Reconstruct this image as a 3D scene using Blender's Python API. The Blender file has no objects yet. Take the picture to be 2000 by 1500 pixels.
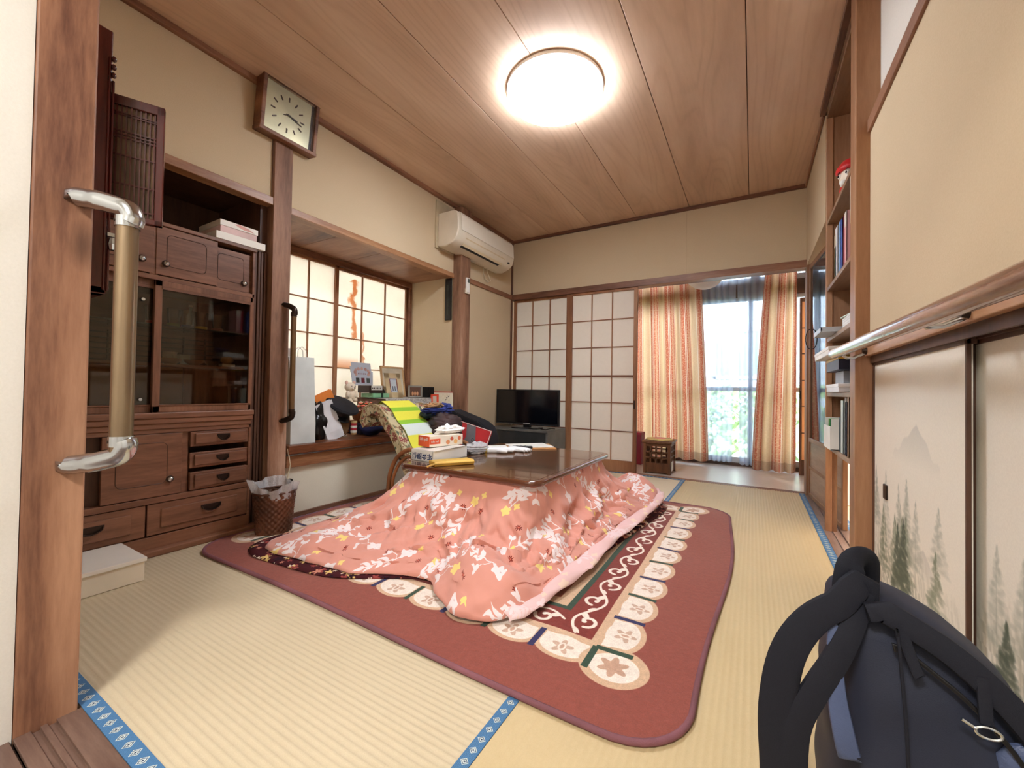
import bpy, math, random
import numpy as np
from mathutils import Vector, Matrix
R = math.radians
random.seed(7); rng = np.random.RandomState(5)
S = bpy.context.scene
COL = S.collection

# ---------------------------------------------------------------- camera
f = 800.73
yaw, pit, rol = -0.531020457, 0.0153515585, 0.0158391637
cd = bpy.data.cameras.new('camera'); cam = bpy.data.objects.new('camera', cd); COL.objects.link(cam)
cd.sensor_width = 36; cd.lens = 36 * f / 2000; cd.clip_start = 0.02
Fv = Vector((math.sin(yaw) * math.cos(pit), math.cos(yaw) * math.cos(pit), math.sin(pit)))
rv = Vector((math.cos(yaw), -math.sin(yaw), 0)); uv_ = rv.cross(Fv)
r2 = rv * math.cos(rol) + uv_ * math.sin(rol); u2 = -rv * math.sin(rol) + uv_ * math.cos(rol)
M = Matrix((r2, u2, -Fv)).transposed().to_4x4(); M.translation = Vector((0, 0, 0.78))
cam.matrix_world = M; S.camera = cam

# ---------------------------------------------------------------- exposure, world, lights
S.view_settings.view_transform = 'Standard'; S.view_settings.look = 'None'
S.view_settings.exposure = 1.45; S.view_settings.gamma = 1.0; S.view_settings.use_curve_mapping = False
S.cycles.max_bounces = 8; S.cycles.diffuse_bounces = 5; S.cycles.transparent_max_bounces = 12
S.cycles.use_denoising = True; S.cycles.sample_clamp_indirect = 6.0
S.cycles.caustics_reflective = False; S.cycles.caustics_refractive = False
W = bpy.data.worlds.new('sky'); S.world = W; W.use_nodes = True
WORLD_STRENGTH = 10.0
bg = W.node_tree.nodes['Background']; bg.inputs[0].default_value = (0.86, 0.94, 1.0, 1); bg.inputs[1].default_value = WORLD_STRENGTH
LAMP_STRENGTH = 22.0        # emission of the ceiling lamp diffuser
HALL_LAMP = 27.0            # watts of the lamp in the entrance hall the camera stands in
NEXT_LAMP = 40.0
def area(name, loc, rot, sx, sy, w, col=(1, 1, 1), portal=False):
    l = bpy.data.lights.new(name, 'AREA'); l.shape = 'RECTANGLE'; l.size = sx; l.size_y = sy; l.energy = w; l.color = col
    o = bpy.data.objects.new(name, l); COL.objects.link(o); o.location = loc; o.rotation_euler = rot
    if portal: l.cycles.is_portal = True
    return o
area('hall_ceiling_lamp', (-0.35, -0.95, 2.36), (0, 0, 0), 0.5, 0.5, HALL_LAMP, (1, 0.98, 0.95))
area('side_room_lamp', (1.35, 2.6, 2.36), (0, 0, 0), 0.5, 0.5, NEXT_LAMP, (1, 0.95, 0.88))
area('portal_garden', (-0.6, 5.3, 1.15), (R(-90), 0, 0), 3.4, 2.3, 1, portal=True)
area('portal_bay', (-2.98, 2.1, 1.12), (0, R(-90), 0), 1.4, 1.7, 1, portal=True)

# ---------------------------------------------------------------- materials
def lin(c):
    return tuple(((v / 255) / 12.92 if v / 255 <= 0.04045 else ((v / 255 + 0.055) / 1.055) ** 2.4) for v in c)
def rgba(c): return (*lin(c), 1)
class NT:
    def __init__(s, name):
        s.m = bpy.data.materials.new(name); s.m.use_nodes = True; s.t = s.m.node_tree
        s.b = s.t.nodes['Principled BSDF']; s.out = s.t.nodes['Material Output']
    def n(s, typ, **kw):
        nd = s.t.nodes.new(typ)
        for k, v in kw.items(): setattr(nd, k, v)
        return nd
    def l(s, a, b): s.t.links.new(a, b)
    def val(s, sock, v):
        if hasattr(v, 'links'): s.l(v, sock)
        else: sock.default_value = v
    def math(s, op, a, b=0.0, c=None):
        m = s.n('ShaderNodeMath', operation=op); s.val(m.inputs[0], a); s.val(m.inputs[1], b)
        if c is not None: s.val(m.inputs[2], c)
        return m.outputs[0]
    def mix(s, fac, a, b):
        m = s.n('ShaderNodeMix', data_type='RGBA'); s.val(m.inputs[0], fac)
        for i, c in ((6, a), (7, b)):
            if hasattr(c, 'links'): s.l(c, m.inputs[i])
            else: m.inputs[i].default_value = rgba(c)
        return m.outputs[2]
    def coord(s, kind='Object', scale=(1, 1, 1), rot=(0, 0, 0)):
        tc = s.n('ShaderNodeTexCoord'); mp = s.n('ShaderNodeMapping'); s.l(tc.outputs[kind], mp.inputs[0])
        mp.inputs[2].default_value = rot; mp.inputs[3].default_value = scale
        return mp.outputs[0]
    def noise(s, vec, scale=5, detail=3, rough=0.5, dist=0.0):
        nz = s.n('ShaderNodeTexNoise'); s.l(vec, nz.inputs['Vector']); nz.inputs['Scale'].default_value = scale
        nz.inputs['Detail'].default_value = detail; nz.inputs['Roughness'].default_value = rough; nz.inputs['Distortion'].default_value = dist
        return nz.outputs[0]
    def ramp(s, fac, stops, mode='LINEAR'):
        r = s.n('ShaderNodeValToRGB'); r.color_ramp.interpolation = mode; s.l(fac, r.inputs[0])
        el = r.color_ramp.elements
        while len(el) < len(stops): el.new(0.5)
        for e, (p, c) in zip(el, stops): e.position = p; e.color = rgba(c)
        return r.outputs[0]
    def bump(s, h, strength=0.2, dist=0.01):
        b = s.n('ShaderNodeBump'); s.l(h, b.inputs['Height']); b.inputs['Strength'].default_value = strength; b.inputs['Distance'].default_value = dist
        s.l(b.outputs[0], s.b.inputs['Normal'])
    def fin(s, col=None, rough=0.5, metal=0.0, spec=0.5, coat=0.0):
        if col is not None:
            if hasattr(col, 'links'): s.l(col, s.b.inputs['Base Color'])
            else: s.b.inputs['Base Color'].default_value = rgba(col)
        s.b.inputs['Roughness'].default_value = rough; s.b.inputs['Metallic'].default_value = metal
        s.b.inputs['Specular IOR Level'].default_value = spec; s.b.inputs['Coat Weight'].default_value = coat
        return s.m
MATS = {}
def plain(col, rough=0.6, metal=0.0, var=0.06, bump=0.0, bscale=120, spec=0.4, coat=0.0):
    key = (col, rough, metal, var, bump, bscale, spec, coat)
    if key in MATS: return MATS[key]
    t = NT('surface_%d' % len(MATS)); v = t.coord()
    nz = t.noise(v, 6, 4)
    d = tuple(max(0, c * (1 - var * 2)) for c in col); l_ = tuple(min(255, c * (1 + var)) for c in col)
    c = t.ramp(nz, [(0.3, d), (0.7, l_)])
    if bump: t.bump(t.noise(v, bscale, 3), bump, 0.004)
    MATS[key] = t.fin(c, rough, metal, spec, coat); return MATS[key]
def wood(name, dark, mid, light, axis='Z', rough=0.45, freq=26, knots=False, spec=0.4, coat=0.0, wav=1.0):
    t = NT(name)
    a = {'X': (0.12, 1, 1), 'Y': (1, 0.12, 1), 'Z': (1, 1, 0.12)}[axis]
    v = t.coord(scale=a)
    big = t.noise(v, 1.8, 2, 0.4, 0.15)
    ringsrc = t.math('MULTIPLY', big, freq * wav)
    rings = t.math('SINE', ringsrc, 0)
    fine = t.noise(v, 90, 4, 0.65)
    med = t.noise(v, 14, 3, 0.6)
    g = t.math('ADD', t.math('MULTIPLY', rings, 0.16), t.math('ADD', t.math('MULTIPLY', fine, 0.35), t.math('MULTIPLY', med, 0.5)))
    c = t.ramp(g, [(0.18, dark), (0.42, mid), (0.72, light)])
    if knots:
        v2 = t.coord(scale=(3.2, 3.2, 1.5)); vo = t.n('ShaderNodeTexVoronoi'); t.l(v2, vo.inputs['Vector']); vo.inputs['Scale'].default_value = 1.3
        k = t.n('ShaderNodeMapRange'); t.l(vo.outputs['Distance'], k.inputs[0]); k.inputs[1].default_value = 0.03; k.inputs[2].default_value = 0.14
        k.inputs[3].default_value = 0.75; k.inputs[4].default_value = 0.0
        c = t.mix(k.outputs[0], c, tuple(x * 0.55 for x in dark))
    t.bump(g, 0.12, 0.003)
    return t.fin(c, rough, 0, spec, coat)
M_PLASTER = None
def plaster(name, a, b, sc=260, st=0.35):
    t = NT(name); v = t.coord()
    n1 = t.noise(v, sc, 3, 0.7); n2 = t.noise(v, 1.6, 4)
    c = t.mix(t.math('ADD', t.math('MULTIPLY', n1, 0.55), t.math('MULTIPLY', n2, 0.45)), a, b)
    t.bump(n1, st, 0.002); return t.fin(c, 0.95, 0, 0.1)
m_tan = plaster('tan_sand_plaster', (192, 170, 138), (220, 202, 172))
m_white_pl = plaster('white_plaster', (214, 210, 200), (238, 234, 226), 160, 0.25)
m_cream = plaster('cream_plaster', (205, 200, 182), (228, 224, 208), 160, 0.2)
W_D, W_M, W_L = (80, 50, 38), (130, 88, 66), (168, 124, 96)
m_wz = wood('aged_wood_vertical', W_D, W_M, W_L, 'Z')
m_wx = wood('aged_wood_across', W_D, W_M, W_L, 'X')
m_wy = wood('aged_wood_lengthwise', W_D, W_M, W_L, 'Y')
m_post = wood('knotty_brown_post', (96, 60, 46), (152, 108, 82), (186, 142, 112), 'Z', 0.5, 30, knots=True)
m_post2 = wood('weathered_post', (108, 76, 58), (154, 114, 90), (198, 164, 140), 'Z', 0.6, 36, knots=True)
m_pillar = wood('light_brown_pillar', (118, 80, 56), (160, 116, 84), (188, 144, 110), 'Z', 0.45, 14)
m_beam = wood('light_beam', (128, 84, 56), (172, 126, 90), (206, 168, 130), 'Y', 0.4, 20)
m_sillw = wood('worn_sill_wood', (78, 42, 28), (140, 86, 56), (190, 140, 100), 'Y', 0.35, 20)
m_gray_sill = wood('dark_sill_wood', (60, 42, 38), (96, 72, 62), (138, 112, 98), 'X', 0.4, 20)
m_gray_silly = wood('dark_sill_wood_along', (84, 62, 54), (130, 104, 92), (168, 146, 134), 'Y', 0.4, 20)
m_cab = wood('cabinet_wood', (104, 68, 50), (142, 98, 74), (168, 124, 96), 'Y', 0.38, 9)
m_cabz = wood('cabinet_wood_upright', (104, 68, 50), (142, 98, 74), (166, 122, 94), 'Z', 0.38, 9)
m_cab_dark = wood('cabinet_inside_wood', (60, 38, 28), (90, 60, 44), (112, 78, 58), 'Z', 0.5, 9)
m_red = wood('red_lacquered_wood', (62, 20, 16), (98, 36, 26), (128, 56, 40), 'Z', 0.25, 10, coat=0.3)
m_shoji = wood('shoji_frame_wood', (112, 70, 46), (150, 102, 70), (178, 130, 94), 'Z', 0.5, 16)
m_shojix = wood('shoji_bar_wood', (104, 60, 42), (138, 88, 62), (160, 108, 78), 'X', 0.5, 16)
m_table = wood('dark_polished_table', (70, 44, 28), (100, 66, 44), (120, 84, 58), 'X', 0.16, 12, spec=0.6, coat=0.4)
m_tedge = wood('dark_polished_table_edge', (70, 36, 22), (92, 50, 30), (112, 66, 42), 'X', 0.2, 12, spec=0.6, coat=0.5)
m_stool = wood('stool_wood', (70, 40, 22), (112, 72, 44), (140, 96, 62), 'Z', 0.5, 16)
m_shelf = wood('bookshelf_wood', (112, 76, 52), (146, 106, 76), (172, 132, 100), 'Z', 0.5, 12)
m_shelfy = wood('bookshelf_board', (118, 88, 66), (150, 118, 92), (180, 150, 124), 'Y', 0.45, 12)
m_rattan = plain((150, 96, 58), 0.45, var=0.18, bump=0.3, bscale=60)

def ceiling_mat():
    t = NT('cedar_ceiling_board'); tc = t.n('ShaderNodeTexCoord')
    oi = t.n('ShaderNodeObjectInfo')
    off = t.n('ShaderNodeVectorMath', operation='ADD'); t.l(tc.outputs['Object'], off.inputs[0])
    sc = t.n('ShaderNodeVectorMath', operation='SCALE'); sc.inputs[0].default_value = (3.1, 7.7, 1.3); t.l(oi.outputs['Random'], sc.inputs['Scale'])
    t.l(sc.outputs[0], off.inputs[1])
    mp = t.n('ShaderNodeMapping'); mp.inputs[3].default_value = (1, 0.16, 1); t.l(off.outputs[0], mp.inputs[0]); v = mp.outputs[0]
    sx = t.n('ShaderNodeSeparateXYZ'); t.l(tc.outputs['Object'], sx.inputs[0])
    # cathedral grain near the board's middle, straight grain at its sides
    big = t.noise(v, 2.6, 2, 0.45, 0.25)
    ph = t.math('ADD', t.math('MULTIPLY', big, 46), t.math('MULTIPLY', t.math('ABSOLUTE', sx.outputs[0]), 60))
    rings = t.math('POWER', t.math('ABSOLUTE', t.math('SINE', ph, 0)), 8)
    fine = t.noise(v, 70, 3, 0.6); band = t.noise(v, 5, 2, 0.5)
    edge = t.math('MULTIPLY', t.math('ABSOLUTE', sx.outputs[0]), 1.5)
    g = t.math('ADD', t.math('ADD', t.math('MULTIPLY', rings, -0.10), t.math('MULTIPLY', fine, 0.2)), t.math('MULTIPLY', band, 0.9))
    c = t.ramp(g, [(0.15, (186, 154, 130)), (0.5, (214, 182, 156)), (0.85, (234, 206, 182))])
    t.bump(g, 0.05, 0.002)
    return t.fin(c, 0.42, 0, 0.35)
m_ceil = ceiling_mat()
def tatami_mat(name, a, b):
    t = NT(name); v = t.coord(); n1 = t.noise(v, 420, 2, 0.6); n2 = t.noise(v, 3, 4); n3 = t.noise(v, 60, 3, 0.6)
    c = t.mix(t.math('ADD', t.math('ADD', t.math('MULTIPLY', n1, 0.4), t.math('MULTIPLY', n2, 0.35)), t.math('MULTIPLY', n3, 0.25)), a, b)
    t.bump(n1, 0.3, 0.001); return t.fin(c, 0.62, 0, 0.3)
m_tat = tatami_mat('rush_matting', (184, 168, 136), (218, 203, 174))
m_tat_g = tatami_mat('golden_rush_matting', (186, 163, 120), (216, 195, 154))
m_tat_p = tatami_mat('pale_rush_matting', (206, 188, 158), (232, 216, 188))

def image_mat(name, arr, rough=0.8, interp='Linear', bump=None, spec=0.2, ext='REPEAT', trans=0.0, sheen=0.0):
    h, w = arr.shape[:2]
    im = bpy.data.images.new(name, w, h, alpha=False)
    px = np.ones((h, w, 4), np.float32); px[..., :3] = np.clip(arr / 255.0, 0, 1)
    im.pixels.foreach_set(px.ravel()); im.update(); im.pack()
    t = NT(name); tx = t.n('ShaderNodeTexImage'); tx.image = im; tx.extension = ext; tx.interpolation = interp
    t.l(t.coord('UV'), tx.inputs[0])
    c = tx.outputs[0]
    if bump:
        v = t.coord(); nz = t.noise(v, bump[0], 3, 0.6)
        c2 = t.n('ShaderNodeMix', data_type='RGBA'); c2.blend_type = 'MULTIPLY'; c2.inputs[0].default_value = bump[2]
        t.l(c, c2.inputs[6]); t.l(t.ramp(nz, [(0.3, (170, 170, 170)), (0.7, (255, 255, 255))]), c2.inputs[7]); c = c2.outputs[2]
        t.bump(nz, bump[1], 0.004)
    m = t.fin(c, rough, 0, spec)
    t.b.inputs['Sheen Weight'].default_value = sheen
    if trans:
        tr = t.n('ShaderNodeBsdfTranslucent'); t.l(c, tr.inputs[0]); mx = t.n('ShaderNodeMixShader'); mx.inputs[0].default_value = trans
        t.l(t.b.outputs[0], mx.inputs[1]); t.l(tr.outputs[0], mx.inputs[2]); t.l(mx.outputs[0], t.out.inputs[0])
    return m
def glass_mat(name, tint=(255, 255, 255), refl_min=0.03, rough=0.02):
    t = NT(name); tr = t.n('ShaderNodeBsdfTransparent'); tr.inputs[0].default_value = rgba(tint)
    gl = t.n('ShaderNodeBsdfGlossy'); gl.inputs['Roughness'].default_value = rough; gl.inputs[0].default_value = (1, 1, 1, 1)
    fr = t.n('ShaderNodeFresnel'); fr.inputs[0].default_value = 1.45
    mx = t.n('ShaderNodeMixShader'); t.l(fr.outputs[0], mx.inputs[0]); t.l(tr.outputs[0], mx.inputs[1]); t.l(gl.outputs[0], mx.inputs[2])
    t.l(mx.outputs[0], t.out.inputs[0]); return t.m
m_glass = glass_mat('clear_glass'); m_cabglass = glass_mat('smoky_cabinet_glass', (222, 214, 200))
def paper_mat(name, col, trans=0.55, stain=False, var=0.03):
    t = NT(name); v = t.coord(); nz = t.noise(v, 40, 4, 0.6)
    c = t.mix(nz, tuple(x * (1 - var) for x in col), col)
    if stain:      # brown water marks dried into the paper
        sx = t.n('ShaderNodeSeparateXYZ'); tc = t.n('ShaderNodeTexCoord'); t.l(tc.outputs['Object'], sx.inputs[0])
        w = t.noise(t.coord(), 5, 4, 0.6)
        yy = t.math('ADD', sx.outputs[1], t.math('MULTIPLY', t.math('SUBTRACT', w, 0.5), 0.26))
        d = t.math('ABSOLUTE', t.math('SUBTRACT', yy, 2.30))
        zz = t.math('ADD', sx.outputs[2], t.math('MULTIPLY', t.math('SUBTRACT', w, 0.5), 0.3))
        zr = t.math('MULTIPLY', t.math('GREATER_THAN', zz, 1.18), t.math('LESS_THAN', zz, 1.70))
        k = t.n('ShaderNodeMapRange'); t.l(d, k.inputs[0]); k.inputs[1].default_value = 0.012; k.inputs[2].default_value = 0.035; k.inputs[3].default_value = 0.75; k.inputs[4].default_value = 0
        s1 = t.math('MULTIPLY', k.outputs[0], zr)
        d2 = t.math('ABSOLUTE', t.math('SUBTRACT', t.math('ADD', sx.outputs[1], t.math('MULTIPLY', w, 0.2)), 2.50))
        k2 = t.n('ShaderNodeMapRange'); t.l(d2, k2.inputs[0]); k2.inputs[1].default_value = 0.004; k2.inputs[2].default_value = 0.014; k2.inputs[3].default_value = 0.6; k2.inputs[4].default_value = 0
        s2 = t.math('MULTIPLY', k2.outputs[0], t.math('MULTIPLY', t.math('GREATER_THAN', sx.outputs[2], 0.96), t.math('LESS_THAN', sx.outputs[2], 1.26)))
        k3 = t.n('ShaderNodeMapRange'); t.l(sx.outputs[2], k3.inputs[0]); k3.inputs[1].default_value = 0.94; k3.inputs[2].default_value = 1.04; k3.inputs[3].default_value = 0.7; k3.inputs[4].default_value = 0
        s3 = t.math('MULTIPLY', k3.outputs[0], t.math('MULTIPLY', t.math('GREATER_THAN', sx.outputs[2], 0.945), t.math('MULTIPLY', t.math('LESS_THAN', sx.outputs[1], 2.35), t.math('GREATER_THAN', sx.outputs[1], 2.125))))
        st = t.math('MINIMUM', t.math('ADD', t.math('ADD', s1, s2), s3), 0.8)
        c = t.mix(st, c, (206, 140, 70))
    t.fin(c, 0.9, 0, 0.1)
    tr = t.n('ShaderNodeBsdfTranslucent'); t.l(c, tr.inputs[0]); mx = t.n('ShaderNodeMixShader'); mx.inputs[0].default_value = trans
    t.l(t.b.outputs[0], mx.inputs[1]); t.l(tr.outputs[0], mx.inputs[2]); t.l(mx.outputs[0], t.out.inputs[0])
    return t.m
m_paper = paper_mat('shoji_paper', (240, 232, 222), 0.35)
m_bay = paper_mat('bay_window_paper', (236, 230, 220), 0.28, stain=True)
m_amber = paper_mat('amber_pane', (250, 196, 150), 0.6)
m_sheer = None
def sheer_mat():
    t = NT('sheer_voile'); tr = t.n('ShaderNodeBsdfTransparent'); tr.inputs[0].default_value = (1, 1, 1, 1)
    tl = t.n('ShaderNodeBsdfTranslucent'); tl.inputs[0].default_value = rgba((214, 226, 244)); df = t.n('ShaderNodeBsdfDiffuse'); df.inputs[0].default_value = rgba((216, 226, 242))
    m1 = t.n('ShaderNodeMixShader'); m1.inputs[0].default_value = 0.5; t.l(df.outputs[0], m1.inputs[1]); t.l(tl.outputs[0], m1.inputs[2])
    m2 = t.n('ShaderNodeMixShader'); m2.inputs[0].default_value = 0.72; t.l(tr.outputs[0], m2.inputs[1]); t.l(m1.outputs[0], m2.inputs[2])
    t.l(m2.outputs[0], t.out.inputs[0]); return t.m
m_sheer = sheer_mat()
def curtain_mat():
    t = NT('striped_jacquard'); tc = t.n('ShaderNodeTexCoord'); sx = t.n('ShaderNodeSeparateXYZ'); t.l(tc.outputs['UV'], sx.inputs[0])
    u = t.math('FRACT', t.math('MULTIPLY', sx.outputs[0], 3.9))
    TAN, PIN, RED, CR = (226, 190, 150), (214, 156, 124), (202, 112, 84), (240, 220, 196)
    c = t.ramp(u, [(0.0, TAN), (0.40, CR), (0.43, PIN), (0.50, RED), (0.64, CR), (0.665, RED), (0.70, CR), (0.725, RED), (0.80, PIN), (0.88, RED), (0.93, CR), (0.955, PIN)], 'CONSTANT')
    vo = t.noise(t.coord('UV', (1, 1, 1)), 70, 2, 0.5); c2 = t.mix(t.math('GREATER_THAN', vo, 0.54), c, (238, 206, 166))
    c = t.mix(0.35, c, c2)
    hem = t.math('LESS_THAN', sx.outputs[1], 0.09); c = t.mix(t.math('MULTIPLY', hem, 0.45), c, (150, 110, 90))
    t.fin(c, 0.85, 0, 0.1)
    tr = t.n('ShaderNodeBsdfTranslucent'); t.l(c, tr.inputs[0]); mx = t.n('ShaderNodeMixShader'); mx.inputs[0].default_value = 0.5
    t.l(t.b.outputs[0], mx.inputs[1]); t.l(tr.outputs[0], mx.inputs[2]); t.l(mx.outputs[0], t.out.inputs[0]); return t.m
m_curtain = curtain_mat()
def emit_mat(name, col, st):
    t = NT(name); e = t.n('ShaderNodeEmission'); e.inputs[0].default_value = rgba(col); e.inputs[1].default_value = st; t.l(e.outputs[0], t.out.inputs[0]); return t.m
m_lamp = emit_mat('lit_lamp_cover', (240, 246, 255), LAMP_STRENGTH)
m_black = plain((18, 18, 20), 0.35); m_blackcloth = plain((28, 28, 34), 0.9, var=0.2, bump=0.3, bscale=300)
m_chrome = plain((200, 205, 210), 0.18, 1.0, 0.02); m_bronze = plain((60, 48, 42), 0.35, 0.8, 0.1)
m_metal = plain((150, 130, 105), 0.3, 0.9, 0.03); m_white = plain((236, 234, 228), 0.5, var=0.02)
m_ivory = plain((228, 218, 198), 0.45, var=0.02); m_cord = plain((226, 214, 186), 0.6)

# ---------------------------------------------------------------- mesh helpers
class MB:
    def __init__(s): s.v = []; s.f = []; s.uv = {}
    def add(s, vs, fs, uvs=None):
        o = len(s.v); s.v += [tuple(v) for v in vs]
        for i, fc in enumerate(fs):
            if uvs: s.uv[len(s.f)] = uvs[i]
            s.f.append(tuple(o + k for k in fc))
        return s
    def box(s, x0, x1, y0, y1, z0, z1):
        x0, x1 = sorted((x0, x1)); y0, y1 = sorted((y0, y1)); z0, z1 = sorted((z0, z1))
        return s.add([(x, y, z) for x in (x0, x1) for y in (y0, y1) for z in (z0, z1)],
                     [(0, 1, 3, 2), (4, 6, 7, 5), (0, 4, 5, 1), (2, 3, 7, 6), (0, 2, 6, 4), (1, 5, 7, 3)])
    def prism(s, poly, axis, a0, a1):
        # poly in the two other axes (in xyz order), extruded along axis
        n = len(poly); mk = {'X': lambda p, a: (a, p[0], p[1]), 'Y': lambda p, a: (p[0], a, p[1]), 'Z': lambda p, a: (p[0], p[1], a)}[axis]
        return s.add([mk(p, a0) for p in poly] + [mk(p, a1) for p in poly],
                     [tuple(range(n)), tuple(range(2 * n - 1, n - 1, -1))] + [(i, (i + 1) % n, n + (i + 1) % n, n + i) for i in range(n)])
    def tube(s, pts, r, n=10, caps=True, sq=1.0):
        pts = [Vector(p) for p in pts]; rs = r if isinstance(r, (list, tuple)) else [r] * len(pts)
        T0 = (pts[1] - pts[0]).normalized(); up = Vector((0, 0, 1)) if abs(T0.z) < 0.9 else Vector((1, 0, 0))
        A = T0.cross(up).normalized(); vs = []
        for i, p in enumerate(pts):
            T = (pts[min(i + 1, len(pts) - 1)] - pts[max(i - 1, 0)]).normalized()
            A = (A - T * A.dot(T)).normalized(); B = T.cross(A)
            for k in range(n):
                a = 2 * math.pi * k / n; vs.append(p + A * math.cos(a) * rs[i] + B * math.sin(a) * rs[i] * sq)
        m = len(pts)
        fs = [(i * n + k, i * n + (k + 1) % n, (i + 1) * n + (k + 1) % n, (i + 1) * n + k) for i in range(m - 1) for k in range(n)]
        if caps: fs += [tuple(range(n - 1, -1, -1)), tuple((m - 1) * n + k for k in range(n))]
        return s.add(vs, fs)
    def lathe(s, prof, c=(0, 0, 0), n=20, axis='Z', cap=True):
        vs = []
        for r, h in prof:
            for k in range(n):
                a = 2 * math.pi * k / n; q = (r * math.cos(a), r * math.sin(a), h)
                if axis == 'X': q = (h, q[0], q[1])
                if axis == 'Y': q = (q[0], h, q[1])
                vs.append((q[0] + c[0], q[1] + c[1], q[2] + c[2]))
        m = len(prof)
        fs = [(i * n + k, i * n + (k + 1) % n, (i + 1) * n + (k + 1) % n, (i + 1) * n + k) for i in range(m - 1) for k in range(n)]
        if cap: fs += [tuple(range(n - 1, -1, -1)), tuple((m - 1) * n + k for k in range(n))]
        return s.add(vs, fs)
    def ball(s, c, r, n=14, m=9):
        if not isinstance(r, (list, tuple)): r = (r, r, r)
        pr = [(max(1e-4, math.sin(math.pi * i / m)), -math.cos(math.pi * i / m)) for i in range(m + 1)]
        b = MB().lathe(pr, n=n)
        return s.add([(v[0] * r[0] + c[0], v[1] * r[1] + c[1], v[2] * r[2] + c[2]) for v in b.v], b.f)
    def grid(s, fn, nu, nv, closed=False, uvf=None):
        vs = [fn(i / nu, j / nv) for j in range(nv + 1) for i in range(nu if closed else nu + 1)]
        w = nu if closed else nu + 1; fs = []; us = []
        for j in range(nv):
            for i in range(nu):
                i2 = (i + 1) % w if closed else i + 1
                fs.append((j * w + i, j * w + i2, (j + 1) * w + i2, (j + 1) * w + i))
                if uvf: us.append([uvf(i / nu, j / nv), uvf((i + 1) / nu, j / nv), uvf((i + 1) / nu, (j + 1) / nv), uvf(i / nu, (j + 1) / nv)])
        return s.add(vs, fs, us if uvf else None)
CUR = [None]
def tagit(o, label=None, cat=None, group=None, kind=None):
    if label: o['label'] = label
    if cat: o['category'] = cat
    if group: o['group'] = group
    if kind: o['kind'] = kind
    return o
def obj(name, mb, mat, parent=None, smooth=False, bev=0, solid=0, sub=0, label=None, kind=None, fixn=True, bseg=2):
    me = bpy.data.meshes.new(name)
    off = Vector(parent['_o']) if parent is not None and '_o' in parent else Vector((0, 0, 0))
    me.from_pydata([(v[0] - off[0], v[1] - off[1], v[2] - off[2]) for v in mb.v], [], mb.f)
    if mb.uv:
        ul = me.uv_layers.new(name='UVMap')
        for fi, uvs in mb.uv.items():
            p = me.polygons[fi]
            for k, li in enumerate(p.loop_indices): ul.data[li].uv = uvs[k]
    me.materials.append(mat)
    if fixn:
        import bmesh
        bm = bmesh.new(); bm.from_mesh(me); bmesh.ops.recalc_face_normals(bm, faces=bm.faces); bm.to_mesh(me); bm.free()
    if smooth:
        me.polygons.foreach_set('use_smooth', [True] * len(me.polygons))
        try: me.set_sharp_from_angle(angle=R(50))
        except Exception: pass
    o = bpy.data.objects.new(name, me); COL.objects.link(o)
    if parent is not None: o.parent = parent
    if parent is not None and '_o' in parent and parent.type != 'EMPTY': pass
    if solid: m = o.modifiers.new('s', 'SOLIDIFY'); m.thickness = abs(solid); m.offset = 0 if solid > 0 else -1
    if bev: m = o.modifiers.new('b', 'BEVEL'); m.width = bev; m.segments = bseg; m.limit_method = 'ANGLE'; m.angle_limit = R(40)
    if sub: m = o.modifiers.new('u', 'SUBSURF'); m.levels = sub; m.render_levels = sub
    if label: o['label'] = label
    if kind: o['kind'] = kind
    if parent is not None and '_o' in parent: o['_o'] = parent['_o']
    return o
def thing(name, label, cat, loc=(0, 0, 0), world=True, group=None, rot=(0, 0, 0)):
    o = bpy.data.objects.new(name, None); COL.objects.link(o); o.location = loc; o.rotation_euler = rot
    o['_o'] = tuple(loc) if world else (0.0, 0.0, 0.0)
    return tagit(o, label, cat, group)
def single(name, mb, mat, label, cat, group=None, **k):
    # one-mesh thing with its origin at its own base
    xs = np.array(mb.v); c = xs.mean(0); c[2] = xs[:, 2].min()
    mb.v = [(v[0] - c[0], v[1] - c[1], v[2] - c[2]) for v in mb.v]
    o = obj(name, mb, mat, None, **k); o.location = tuple(c); return tagit(o, label, cat, group)
def struct(name, mb, mat, parent=None, **k):
    o = obj(name, mb, mat, parent, **k)
    if parent is None: o['kind'] = 'structure'
    return o
def B(*a): return MB().box(*a)
def obox(mb, c, size, rz=0, rx=0, ry=0):
    m = Matrix.Translation(c) @ Matrix.Rotation(rz, 4, 'Z') @ Matrix.Rotation(ry, 4, 'Y') @ Matrix.Rotation(rx, 4, 'X')
    b = MB().box(-size[0] / 2, size[0] / 2, -size[1] / 2, size[1] / 2, -size[2] / 2, size[2] / 2)
    return mb.add([m @ Vector(v) for v in b.v], b.f)
def xf(mb, m): mb.v = [tuple(m @ Vector(v)) for v in mb.v]; return mb
def text(name, body, size, mat, parent, M4, align='CENTER', ext=0.0004, bold=0.0):
    cu = bpy.data.curves.new(name, 'FONT'); cu.body = body; cu.size = size; cu.extrude = ext; cu.align_x = align; cu.align_y = 'CENTER'; cu.offset = bold
    cu.resolution_u = 4; cu.materials.append(mat)
    tmp = bpy.data.objects.new('tmp', cu); COL.objects.link(tmp); bpy.context.view_layer.update()
    me = bpy.data.meshes.new_from_object(tmp.evaluated_get(bpy.context.evaluated_depsgraph_get())); me.name = name; bpy.data.objects.remove(tmp); bpy.data.curves.remove(cu)
    me.materials.clear(); me.materials.append(mat); o = bpy.data.objects.new(name, me); COL.objects.link(o)
    if parent is not None:
        o.parent = parent; off = Vector(parent['_o']) if '_o' in parent else Vector((0, 0, 0))
        M4 = Matrix.Translation(-off) @ M4
    o.matrix_local = M4; return o
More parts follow.
